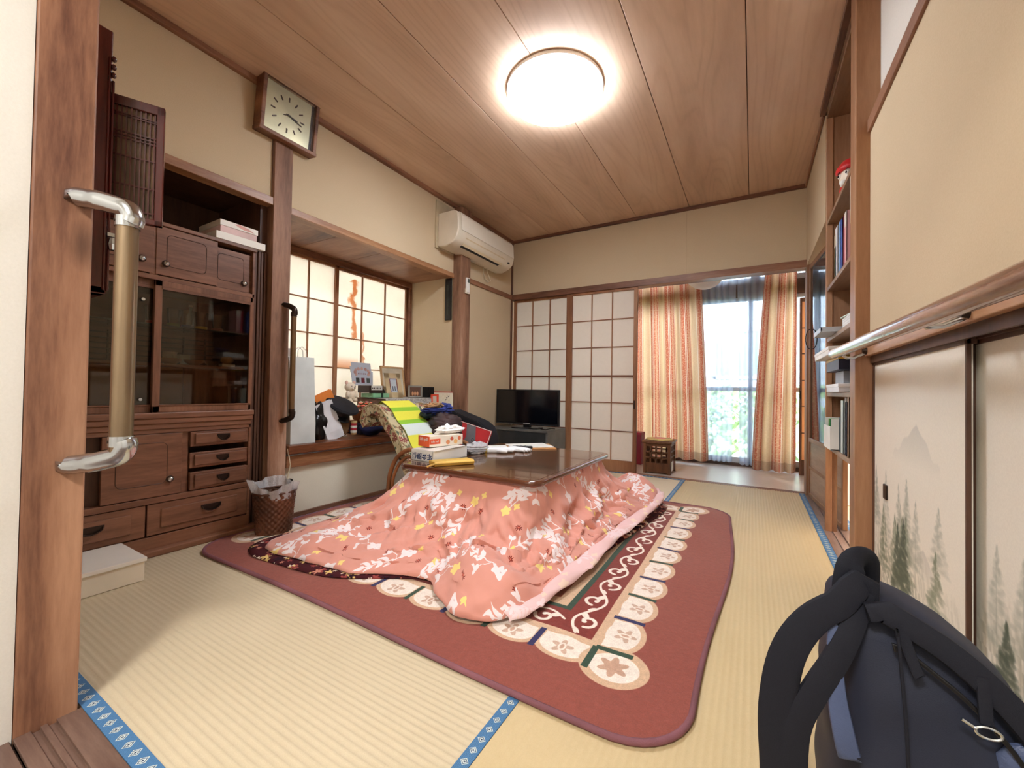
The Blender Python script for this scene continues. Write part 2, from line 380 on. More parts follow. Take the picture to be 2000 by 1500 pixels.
def noise1(x, seed=0):
    x = np.asarray(x, float); return (np.sin(x * 1.7 + seed * 3.1) + 0.6 * np.sin(x * 3.9 + seed * 1.7 + 1) + 0.35 * np.sin(x * 8.3 + seed * 5.3)) / 1.95

# ================================================================ THE SETTING
XL, XR, YF, YB, ZC = -2.35, 0.36, 0.335, 3.97, 2.455
base = struct('floor', B(-3.2, 2.4, -2.2, 5.3, -0.12, -0.035), m_gray_sill)
def mat_rush(x0, x1, y0, y1, axis, m, heri):
    # a tatami mat: ribbed woven surface with its cloth borders
    pitch, amp = 0.0175, 0.0011
    prof = []
    a0, a1 = (y0, y1) if axis == 'X' else (x0, x1)
    n = int(round((a1 - a0) / pitch))
    for i in range(n):
        for t_, h in ((0, -amp), (0.3, amp * 0.55), (0.5, amp), (0.7, amp * 0.55)):
            prof.append((a0 + (i + t_) * (a1 - a0) / n, h))
    prof.append((a1, -amp)); mb = MB(); k = len(prof)
    if axis == 'X': vs = [(x, p[0], p[1]) for x in (x0, x1) for p in prof]
    else: vs = [(p[0], y, p[1]) for y in (y0, y1) for p in prof]
    mb.add(vs, [(i, i + 1, k + i + 1, k + i) for i in range(k - 1)])
    mb.box(x0 + .001, x1 - .001, y0 + .001, y1 - .001, -0.034, -0.0025)
    o = obj('tatami_mat', mb, m, base, smooth=True, fixn=False)
    me = o.data
    for (bx0, bx1, by0, by1) in heri:
        hb = MB(); along_x = (bx1 - bx0) > (by1 - by0); L = (bx1 - bx0) if along_x else (by1 - by0); w = min(bx1 - bx0, by1 - by0)
        hb.box(bx0, bx1, by0, by1, -0.003, 0.0026)
        # top face with running print
        vs = [(bx0, by0, .003), (bx1, by0, .003), (bx1, by1, .003), (bx0, by1, .003)]
        U = L / (w * 1.05)
        uv = [(0, 0), (U, 0), (U, 1), (0, 1)] if along_x else [(0, 0), (0, 1), (U, 1), (U, 0)]
        hb.add(vs, [(0, 1, 2, 3)], [uv])
        obj('cloth_border', hb, m_heri, o, fixn=False)
# blue border print
hn = 64; yy, xx = np.mgrid[0:hn, 0:hn] / (hn - 1.0) - 0.5
dd = np.abs(xx) / 0.30 + np.abs(yy) / 0.36
arr = np.zeros((hn, hn, 3)); arr[:] = (78, 122, 164)
st_ = (np.sin(xx * 60 + yy * 25) * 0.5 + 0.5)[..., None]; arr = arr * (0.86 + 0.2 * st_)
arr[(dd < 1.0)] = (206, 214, 206); arr[(dd < 0.78)] = (70, 92, 118); arr[(dd < 0.55)] = (214, 222, 214); arr[(dd < 0.28)] = (50, 66, 90)
m_heri = image_mat('blue_brocade_border', arr, 0.75)
arr2 = arr * 0.5 + np.array((196, 206, 216)) * 0.42
arr2[np.abs(((xx * 3 + yy * 1.6) % 0.5) - .25) < .09] = (90, 128, 168)
H = 0.032
mat_rush(XL, -0.53, 0.343, 1.285, 'X', m_tat, [(XL, -0.53, 0.343, 0.378), (XL, -0.53, 1.253, 1.285)])
mat_rush(-0.53, XR - .005, 0.343, 2.206, 'Y', m_tat_g, [(-0.53, -0.5, 0.343, 2.206), (XR - .04, XR - .005, 0.343, 2.206)])
mat_rush(-0.53, XR - .005, 2.208, YB - .005, 'Y', m_tat_g, [(-0.547, -0.515, 2.208, YB - .005), (XR - .04, XR - .005, 2.208, YB - .005)])
mat_rush(XL, -1.44, 1.287, 3.08, 'Y', m_tat, [(XL, XL + H, 1.287, 3.08), (-1.44 - H, -1.44, 1.287, 3.08)])
mat_rush(-1.438, -0.548, 1.287, 3.08, 'Y', m_tat, [(-1.438, -1.438 + H, 1.287, 3.08)])
mat_rush(XL, -0.548, 3.082, YB - .005, 'X', m_tat_p, [(XL, -0.548, 3.082, 3.082 + H), (XL, -0.548, YB - .037, YB - .005)])
# the next room's mat beyond the opening on the right
mat_rush(0.485, 1.39, 2.16, 3.98, 'Y', m_tat_p, [(0.485, 0.52, 2.16, 3.98)])
# sills
sl = MB().box(-1.385, 1.2, 0.236, 0.262, -0.034, 0.003).box(-1.385, 1.2, 0.276, 0.287, -0.034, 0.003).box(-1.385, 1.2, 0.301, 0.342, -0.034, 0.003).box(-1.385, 1.2, 0.236, 0.342, -0.034, -0.004)
struct('trim_1', sl, m_gray_sill, bev=.001)
sl = MB().box(XL, XR + .1, 3.967, 3.985, -0.034, 0.003).box(XL, XR + .1, 3.995, 4.005, -0.034, 0.003).box(XL, XR + .1, 4.015, 4.035, -0.034, 0.003).box(XL, XR + .1, 3.967, 4.035, -0.034, -0.003)
struct('trim_2', sl, m_wx)
sl = MB().box(0.356, 0.39, 2.15, 3.95, -0.034, 0.003).box(0.40, 0.43, 2.15, 3.95, -0.034, 0.003).box(0.44, 0.484, 2.15, 3.95, -0.034, 0.003).box(0.356, 0.484, 2.15, 3.95, -0.034, -0.004)
struct('trim_3', sl, m_gray_silly)
# hall floorboards behind the sill
hf = struct('floor_hall', B(-1.5, 1.25, -2.0, 0.236, -0.034, -0.012), m_gray_sill)
for i in range(22):
    y0 = -2.0 + i * 0.1015
    obj('floor_plank', B(-1.5, 1.25, y0, y0 + 0.0995, -0.012, 0.0), m_gray_sill, hf, bev=.001)
# veranda floor, pale woven vinyl
t = NT('pale_woven_vinyl'); v = t.coord(); ch = t.n('ShaderNodeTexChecker'); t.l(v, ch.inputs[0]); ch.inputs['Scale'].default_value = 60
ch.inputs[1].default_value = rgba((200, 186, 172)); ch.inputs[2].default_value = rgba((216, 204, 192)); m_vinyl = t.fin(ch.outputs[0], 0.3, 0, 0.5)
struct('floor_veranda', B(XL - .3, 1.3, 4.035, 5.2, -0.034, 0.0), m_vinyl)
struct('wall_veranda_left', B(-2.5, -2.38, 4.02, 5.25, -0.03, 2.4), m_tan)
struct('wall_veranda_right', B(1.05, 1.15, 4.02, 5.25, -0.03, 2.4), m_tan)
struct('ceiling_veranda', B(-2.5, 1.15, 4.03, 5.25, 2.3, 2.36), m_ceil)
# ceiling, six cedar boards
cl = struct('ceiling', B(-2.5, 1.7, -0.1, 4.2, ZC + .012, ZC + .05), m_cab_dark)
cx = [-2.36, -1.872, -1.405, -0.966, -0.502, -0.036, 0.40]
for i in range(6):
    a, b = cx[i], cx[i + 1]; w = (b - a) / 2 - .002; c = (a + b) / 2
    o = obj('ceiling_board', MB().box(-w, w, -1.83, 1.83, 0, 0.012), m_ceil, cl, bev=.002); o.location = (c, 2.15, ZC)
# cornice strips
struct('trim_4', MB().box(XL, XL + .028, 0.33, YB, ZC - .03, ZC), m_wy, bev=.002)
struct('trim_5', MB().box(XL + .028, XR, YB - .028, YB, ZC - .028, ZC), m_wx, bev=.002)
struct('trim_6', MB().box(XR - .028, XR, 0.335, 2.985, ZC - .028, ZC), m_wy, bev=.002)
struct('trim_27', MB().box(XR - .012, XR, 2.99, YB - .03, ZC - .028, ZC), m_wy, bev=.002)
# ---- front wall (the wall the doorway pierces)
struct('wall_front', MB().box(-2.5, -1.49, 0.245, 0.325, -0.03, 2.5).box(-1.49, 1.25, 0.245, 0.325, 1.87, 2.5), m_tan)
struct('wall_hall_left', MB().box(-1.52, -1.388, -2.0, 0.2345, -0.03, 2.45), m_white_pl)
struct('wall_hall_back', B(-1.52, 1.3, -2.1, -2.0, -0.03, 2.45), m_white_pl)
struct('wall_hall_right', B(1.2, 1.3, -2.0, 0.24, -0.03, 2.45), m_white_pl)
struct('ceiling_hall', B(-1.52, 1.3, -2.1, 0.245, 2.4, 2.46), m_white_pl)
struct('trim_7', B(-1.49, -1.385, 0.236, 0.336, -0.03, 2.45), m_post, bev=.004)       # doorway post
struct('trim_8', B(-1.385, 1.2, 0.236, 0.336, 1.78, 1.88), m_wx, bev=.003)           # lintel
# ---- left wall
struct('wall_left', MB().box(-2.45, XL, 0.3, 1.285, 1.84, 2.46)                      # above the cupboard niche
       .box(-2.45, XL, 1.39, 2.93, 1.83, 2.46).box(-2.45, XL, 3.1, 4.0, -0.03, 2.46), m_tan)
struct('wall_left_low', MB().box(-2.45, -2.362, 1.385, 2.95, -0.03, 0.375), m_cream)  # cream wall under the sill
struct('wall_niche', MB().box(-2.90, -2.86, 0.25, 1.4, -0.03, 1.9).box(-2.9, -2.45, 0.22, 0.33, -0.03, 1.9).box(-2.9, -2.46, 0.3, 1.3, 1.85, 1.9), m_cab_dark)
struct('wall_niche_side', MB().box(-2.9, -2.39, 1.25, 1.36, -0.03, 1.9), m_cab_dark)
struct('trim_9', B(-2.40, -2.33, 0.34, 1.287, 1.80, 1.845), m_beam, bev=.003)         # beam over the cupboard
struct('trim_10', B(-2.43, -2.327, 1.288, 1.392, -0.03, 2.43), m_post2, bev=.003)     # post under the clock
struct('trim_11', B(-2.42, -2.335, 1.393, 2.915, 1.79, 1.83), m_beam, bev=.003)       # beam over the bay
struct('trim_12', MB().box(-2.375, -2.345, 1.39, 2.94, 0.0, 0.028), m_wy)             # skirting
pb = struct('trim_13', B(-2.355, -2.262, 2.918, 3.06, -0.03, 2.43), m_post2, bev=.004)
struct('trim_14', B(-2.40, -2.335, 3.1, YB - .02, 1.80, 1.845), m_wy, bev=.002)
struct('trim_15', B(-2.36, -2.337, YB - .025, YB, 0.0, 2.43), m_wz, bev=.002)
struct('trim_28', B(-2.40, -2.35, 3.06, 3.1, -0.03, 2.43), m_tan)
# bay: side walls, ceiling boards, sill, window
struct('wall_bay_side', MB().box(-2.95, -2.35, 2.925, 3.0, 0.2, 1.9), m_tan)
struct('wall_bay_near', MB().box(-2.95, -2.43, 1.30, 1.38, 0.2, 1.9), m_tan)
bc = struct('ceiling_bay', B(-2.95, -2.40, 1.38, 2.93, 1.812, 1.84), m_cab_dark)
for i in range(4):
    y0 = 1.385 + i * 0.385
    obj('ceiling_board', B(-2.93, -2.42, y0, y0 + .382, 1.80, 1.812), m_wx, bc, bev=.001)
struct('trim_16', MB().box(-2.95, -2.31, 1.40, 2.92, 0.385, 0.435), m_sillw, bev=.004)  # bay sill
struct('trim_17', MB().box(-2.41, -2.335, 1.40, 2.92, 0.305, 0.375), m_beam, bev=.004)
win = struct('window_1', MB().box(-2.93, -2.86, 1.385, 2.925, 1.755, 1.80).box(-2.93, -2.86, 1.385, 2.925, 0.435, 0.47)
             .box(-2.93, -2.86, 2.90, 2.925, 0.47, 1.755).box(-2.93, -2.86, 1.385, 1.41, 0.47, 1.755), m_wy, bev=.002)
def shoji_y(x, y0, y1, z0, z1, cols, rows, mp, win):
    o = MB().box(x - .014, x + .014, y0, y0 + .03, z0, z1).box(x - .014, x + .014, y1 - .03, y1, z0, z1).box(x - .014, x + .014, y0, y1, z0, z0 + .05).box(x - .014, x + .014, y0, y1, z1 - .03, z1)
    o = obj('sash_frame', o, m_shoji, win, bev=.002)
    ys = [y0 + .03 + (y1 - y0 - .06) * i / cols for i in range(cols + 1)]
    for a, b in zip(rows[:-1], rows[1:]):
        for c0, c1 in zip(ys[:-1], ys[1:]):
            obj('paper_pane', MB().box(x - .006, x - .005, c0, c1, a, b), mp, o)
    for yv in ys[1:-1]: obj('lattice_bar', B(x - .005, x + .009, yv - .0045, yv + .0045, z0 + .05, z1 - .03), m_shoji, o)
    for zv in rows[1:-1]: obj('lattice_bar', B(x - .005, x + .007, y0 + .03, y1 - .03, zv - .0045, zv + .0045), m_shoji, o)
rz = [0.50, 0.695, 0.94, 1.19, 1.45, 1.735]
shoji_y(-2.885, 1.39, 2.12, 0.46, 1.765, 3, rz, m_bay, win)
shoji_y(-2.905, 2.09, 2.91, 0.46, 1.765, 3, rz, m_bay, win)
# ---- back wall
struct('wall_back', MB().box(-2.45, -0.523, YB, YB + .09, 1.85, 2.46).box(-0.519, 0.45, YB, YB + .09, 1.85, 2.46).box(-.53, -.51, YB + .004, YB + .08, 1.85, 2.46), m_tan)
struct('trim_18', B(-2.36, 0.37, YB - .02, YB + .10, 1.79, 1.85), m_wx, bev=.002)      # head rail
def shoji_x(n, y, x0, x1, z0, z1, xs, rows, pull):
    w = struct(n, MB().box(x0, xs[0], y - .015, y + .015, z0, z1).box(xs[-1], x1, y - .015, y + .015, z0, z1).box(xs[0], xs[-1], y - .015, y + .015, z0, rows[0])
               .box(xs[0], xs[-1], y - .015, y + .015, rows[-1], z1), m_shoji, bev=.002)
    for a, b in zip(rows[:-1], rows[1:]):
        for c0, c1 in zip(xs[:-1], xs[1:]): obj('paper_pane', B(c0, c1, y + .004, y + .005, a, b), m_paper, w)
    for xv in xs[1:-1]: obj('lattice_bar', B(xv - .0045, xv + .0045, y - .010, y + .004, rows[0], rows[-1]), m_shoji, w)
    for zv in rows[1:-1]:
        t_ = .008 if abs(zv - .936) < .02 else .004
        obj('lattice_bar', B(xs[0], xs[-1], y - (.013 if t_ > .005 else .008), y + .004, zv - t_, zv + t_), m_shojix, w)
    if pull: obj('door_pull', B(xs[-1] + .008, xs[-1] + .022, y - .0165, y - .01, .62, .70), m_bronze, w)
rows = [0.115, 0.398, 0.674, 0.936, 1.222, 1.497, 1.768]
shoji_x('door_1', 4.008, -2.335, -1.66, 0.003, 1.79, [-2.302, -2.10, -1.89, -1.689], rows, False)
shoji_x('door_2', 3.982, -1.683, -0.953, 0.003, 1.79, [-1.618, -1.41, -1.20, -0.988], rows, True)
# ---- right wall
struct('wall_right', MB().box(0.387, 0.50, 0.336, 2.052, 0.975, 1.80).box(0.362, 0.372, 2.99, YB, 1.80, 2.43).box(0.372, 0.5, 2.985, YB + .09, 1.8, 2.46), m_tan)
struct('wall_right_upper', MB().box(0.417, 0.50, 0.336, 2.06, 1.85, 2.46), m_white_pl)
struct('trim_19', B(0.343, 0.45, 2.05, 2.15, -0.03, 2.43), m_pillar, bev=.003)
struct('trim_20', MB().box(0.378, 0.43, 0.336, 2.05, 1.80, 1.85), m_wy, bev=.002)
struct('trim_21', MB().box(0.372, 0.50, 0.336, 2.05, 0.932, 0.978), m_beam, bev=.002)
struct('trim_22', MB().box(0.388, 0.396, 0.336, 2.05, 0.905, 0.932).box(0.412, 0.418, 0.336, 2.05, 0.905, 0.932).box(0.43, 0.47, 0.336, 2.05, 0.905, 0.932), m_cab_dark)
struct('trim_23', MB().box(0.365, 0.50, 0.336, 2.05, -0.03, 0.006), m_gray_silly)
struct('trim_24', B(0.362, 0.44, YB - .05, YB + .1, -0.03, 1.8), m_shelf, bev=.002)
struct('wall_closet_back', MB().box(1.25, 1.3, 0.25, 2.1, -0.03, 2.46).box(0.45, 1.3, 2.06, 2.14, -0.03, 2.46), m_tan)
struct('wall_side_room', MB().box(1.95, 2.05, 2.05, 4.1, -0.03, 2.46).box(0.5, 2.05, 4.02, 4.1, -0.03, 2.46).box(1.3, 2.05, 2.05, 2.14, -.03, 2.46), m_white_pl)
struct('floor_side_room', B(1.39, 2.0, 2.15, 4.02, -0.034, 0.0), m_gray_sill)
struct('ceiling_side_room', B(0.45, 2.05, 2.05, 4.1, 2.46, 2.5), m_ceil)
# low sliding closet doors printed with an ink landscape
def ink(w, h, seed, mount):
    rs = np.random.RandomState(seed); sc = 420; W_, H_ = int(w * sc), int(h * sc)
    yy, xx = np.mgrid[0:H_, 0:W_]; X = xx / sc; Y = yy / sc
    a = np.zeros((H_, W_, 3)); a[:] = (232, 226, 212)
    a += (rs.rand(H_, W_, 1) - .5) * 7
    a = a * (1 - .04 * np.exp(-((Y - .75) / .05) ** 2)[..., None])
    def blend(mask, c): nonlocal a; a = a * (1 - mask[..., None]) + np.array(c) * mask[..., None]
    if mount:
        for px_, py, hh_, wl, wr_ in ((.445, .68, .11, .22, .17), (.50, .345, .07, .16, .13)):
            half = np.where(X < px_, (px_ - X) / wl, (X - px_) / wr_); top = py - half * hh_ * (1.0 + .12 * np.sin(X * 70))
            t1 = np.clip((top - Y) / .006, 0, 1) * np.clip((Y - py + hh_ * 1.2) / (hh_ * 1.1), 0, 1) * (half < 1)
            blend(t1 * .45, (172, 172, 166))
    blot = rs.rand(40, 40); bl = np.kron(blot, np.ones((H_ // 40 + 1, W_ // 40 + 1)))[:H_, :W_]
    for _ in range(26):       # cliffs and rocks
        cx_, cy = rs.rand() * w, rs.rand() * .30; rr = .04 + rs.rand() * .09
        edge = (1 - (cx_ / w) * .2)
        d = ((X - cx_) / rr) ** 2 + ((Y - cy * edge) / (rr * 1.3)) ** 2
        tex = .5 + .5 * np.sin(X * 190 + Y * 60 + 6 * bl)
        blend(np.clip(1.2 - d, 0, 1) * tex * .22, (128, 128, 108))
    def tree(cx_, y0, hh, c, op, wd):
        for k in range(26):
            tt = k / 25; yk = y0 + hh * (.18 + .82 * tt); rw = wd * 1.9 * (1.05 - tt)
            for _ in range(5):
                ox = (rs.rand() - .5) * 2 * rw; oy = (rs.rand() - .5) * hh * .05
                r1, r2_ = rw * .35 + .003, hh * .02 + .002
                x0, x1_ = int((cx_ + ox - 3 * r1) * sc), int((cx_ + ox + 3 * r1) * sc); yA, yB = int((yk + oy - 3 * r2_) * sc), int((yk + oy + 3 * r2_) * sc)
                x0 = max(0, x0); yA = max(0, yA)
                if x1_ <= x0 or yB <= yA or x0 >= W_ or yA >= H_: continue
                sl_ = (slice(yA, yB), slice(x0, x1_)); d = ((X[sl_] - cx_ - ox) / r1) ** 2 + ((Y[sl_] - yk - oy) / r2_) ** 2
                m_ = (np.clip(1.3 - d, 0, 1) * op)[..., None]; a[sl_] = a[sl_] * (1 - m_) + np.array(c) * m_
        x0 = max(0, int(cx_ * sc) - 1); a[max(0, int((y0) * sc)):int((y0 + hh * .9) * sc), x0:x0 + 2] = a[max(0, int((y0) * sc)):int((y0 + hh * .9) * sc), x0:x0 + 2] * .7 + np.array(c) * .3
    for _ in range(9): tree(rs.rand() * w, .18 + rs.rand() * .12, .16 + rs.rand() * .1, (150, 156, 142), .16, .028)
    for _ in range(5): tree(rs.rand() * w, .1 + rs.rand() * .1, .18 + rs.rand() * .12, (112, 122, 100), .28, .035)
    for _ in range(2): tree(rs.rand() * w, .06 + rs.rand() * .08, .2 + rs.rand() * .08, (70, 84, 72), .5, .035)
    return a
def fusuma(n, x, y0, y1, seed, mount, pull_y):
    w = struct(n, MB().box(x - .006, x + .002, y0, y0 + .008, .006, .91).box(x - .009, x + .011, y1 - .018, y1, .006, .91).box(x - .009, x + .011, y0, y1, .006, .022).box(x - .009, x + .011, y0, y1, .896, .91), m_cab_dark, bev=.001)
    pw = y1 - y0 - .036; im = ink(pw, .874, seed, mount)[:, ::-1] if False else ink(pw, .874, seed, mount)
    mb = MB().box(x - .004, x + .007, y0 + .009, y1 - .018, .022, .896)
    mb.add([(x - .005, y0 + .009, .022), (x - .005, y1 - .018, .022), (x - .005, y1 - .018, .896), (x - .005, y0 + .009, .896)], [(0, 1, 2, 3)], [[(1, 0), (0, 0), (0, 1), (1, 1)]])
    obj('painted_paper', mb, image_mat('ink_landscape_' + n, im, 0.5, spec=0.35), w, fixn=False)
    if pull_y: 
        obj('door_pull', MB().box(x - .010, x - .004, pull_y - .02, pull_y + .02, .425, .475), m_bronze, w, bev=.002)
fusuma('door_3', 0.404, 1.26, 2.05, 3, True, 1.88)
fusuma('door_4', 0.428, 0.45, 1.31, 8, False, None)

# ================================================================ painting helpers for flat prints
class Pic:
    def __init__(s, w, h, ppm, bg, wrap=False):
        s.W, s.H, s.p, s.wrap = int(w * ppm), int(h * ppm), ppm, wrap; s.a = np.zeros((s.H, s.W, 3)); s.a[:] = bg
    def _win(s, x0, x1, y0, y1):
        i0, i1, j0, j1 = int(x0 * s.p) - 2, int(x1 * s.p) + 3, int(y0 * s.p) - 2, int(y1 * s.p) + 3
        if not s.wrap: i0, j0, i1, j1 = max(0, i0), max(0, j0), min(s.W, i1), min(s.H, j1)
        if i1 <= i0 or j1 <= j0: return None
        I, J = np.arange(i0, i1), np.arange(j0, j1); X, Y = np.meshgrid(I / s.p, J / s.p)
        return (J % s.H if s.wrap else J), (I % s.W if s.wrap else I), X, Y
    def _put(s, J, I, m, c):
        ix = np.ix_(J, I); s.a[ix] = s.a[ix] * (1 - m[..., None]) + np.array(c, float) * m[..., None]
    def ell(s, cx, cy, rx, ry, ang, c, soft=1.0):
        r = max(rx, ry) + .003; w = s._win(cx - r, cx + r, cy - r, cy + r)
        if w is None: return
        J, I, X, Y = w; u = (X - cx) * math.cos(ang) + (Y - cy) * math.sin(ang); v = -(X - cx) * math.sin(ang) + (Y - cy) * math.cos(ang)
        d = np.sqrt((u / rx) ** 2 + (v / ry) ** 2); s._put(J, I, np.clip((1 - d) * min(rx, ry) * s.p * soft + .5, 0, 1), c)
    def leaf(s, x, y, L, wd, ang, c):     # pointed leaf from (x, y)
        w = s._win(x - L, x + L, y - L, y + L)
        if w is None: return
        J, I, X, Y = w; u = ((X - x) * math.cos(ang) + (Y - y) * math.sin(ang)) / L; v = np.abs(-(X - x) * math.sin(ang) + (Y - y) * math.cos(ang))
        h = wd * np.where((u > 0) & (u < 1), np.clip(np.sin(np.pi * np.clip(u, 0, 1) ** .8), 0, 1) ** .7, 0)
        s._put(J, I, np.clip((h - v) * s.p + .5, 0, 1) * ((u > 0) & (u < 1)), c)
    def flower(s, x, y, r, n, c, ph=0, dep=.22):
        w = s._win(x - r * 1.2, x + r * 1.2, y - r * 1.2, y + r * 1.2)
        if w is None: return
        J, I, X, Y = w; a = np.arctan2(Y - y, X - x) + ph; d = np.hypot(X - x, Y - y); rr = r * (1 - dep + dep * np.cos(a * n))
        s._put(J, I, np.clip((rr - d) * s.p + .5, 0, 1), c)
    def line(s, pts, wd, c, taper=False):
        n = len(pts)
        for k in range(n - 1):
            (x0, y0), (x1, y1) = pts[k], pts[k + 1]; ww = wd * (1 - .75 * k / n) if taper else wd
            w = s._win(min(x0, x1) - ww, max(x0, x1) + ww, min(y0, y1) - ww, max(y0, y1) + ww)
            if w is None: continue
            J, I, X, Y = w; dx, dy = x1 - x0, y1 - y0; L2 = dx * dx + dy * dy + 1e-12
            t_ = np.clip(((X - x0) * dx + (Y - y0) * dy) / L2, 0, 1); d = np.hypot(X - x0 - t_ * dx, Y - y0 - t_ * dy)
            s._put(J, I, np.clip((ww / 2 - d) * s.p + .5, 0, 1), c)
def quilt_print():
    Tz = 0.74; P = Pic(Tz, Tz, 1500, (218, 152, 136), True); rs = np.random.RandomState(11)
    WH, YE, RD = (240, 226, 226), (242, 214, 130), (122, 34, 24)
    def sprig(x, y, ang, L, curl, fl):
        pts = []; a = ang; n = 22; px_, py = x, y
        for k in range(n + 1):
            pts.append((px_, py)); a += curl / n; px_ += L / n * math.cos(a); py += L / n * math.sin(a)
        P.line(pts, .0046, WH)
        for k in (11, 15, 19):
            aa = math.atan2(pts[k + 1][1] - pts[k][1], pts[k + 1][0] - pts[k][0])
            if rs.rand() < .9: P.leaf(*pts[k], .040 + .012 * rs.rand(), .0085, aa + .75, WH)
            if rs.rand() < .9: P.leaf(*pts[k], .040 + .012 * rs.rand(), .0085, aa - .75, WH)
        P.leaf(*pts[-1], .045, .010, a, WH)
        k = 5; aa = math.atan2(pts[k + 1][1] - pts[k][1], pts[k + 1][0] - pts[k][0]); sg = 1 if rs.rand() < .5 else -1
        q = (pts[k][0] + .05 * math.cos(aa + sg), pts[k][1] + .05 * math.sin(aa + sg)); P.line([pts[k], q], .004, WH)
        P.leaf(q[0], q[1], .035, .009, aa + sg * .5, WH); P.leaf(q[0], q[1], .032, .009, aa + sg * 1.6, WH)
    g = 4
    for i in range(g):
        for j in range(g):
            x, y = (i + .5 * (j % 2) + .2 * rs.rand()) * Tz / g, (j + .25 * rs.rand()) * Tz / g
            sprig(x, y, [.6, 2.4, 4.2][(i + 2 * j) % 3] + .5 * rs.rand(), .15 + .04 * rs.rand(), (rs.rand() - .5) * 2.2, 0)
            fx, fy = x + .004, y
            if (i + 2 * j) % 4 < 2: P.flower(fx, fy, .034, 5, WH, rs.rand() * 6, .16); P.ell(fx + .006, fy + .004, .004, .003, .4, (214, 190, 190))
            else: P.flower(fx, fy, .026, 5, YE, rs.rand() * 6, .16)
            if rs.rand() < .8: P.flower(x + .045, y + .035, .017, 4, YE, rs.rand() * 6, .2)
            for q in range(1):
                rx_, ry_ = x + .06 + .05 * rs.rand(), y - .05 + .03 * rs.rand(); P.flower(rx_, ry_, .015, 8, RD, 0, .32); P.ell(rx_, ry_, .0045, .0045, 0, (206, 110, 90))
    return P.a, Tz
qa, QT = quilt_print()
m_quilt = image_mat('salmon_floral_cotton', qa, 0.85, bump=(9, 0.15, 0.12), sheen=0.2)
qb = qa * .22 + np.array((236, 206, 206)) * .78
m_lining = image_mat('pale_quilt_lining', qb, 0.85, bump=(9, .15, .12))
def dark_floral():
    P = Pic(.3, .3, 1300, (66, 22, 28), True); rs = np.random.RandomState(3)
    for _ in range(420):
        c = [(232, 214, 196), (196, 132, 110), (150, 70, 66), (222, 190, 120), (40, 18, 30)][rs.randint(5)]
        P.flower(rs.rand() * .3, rs.rand() * .3, .004 + .007 * rs.rand(), 5, c, rs.rand() * 6, .3)
    return P.a
m_dark = image_mat('burgundy_floral_cotton', dark_floral(), 0.85)

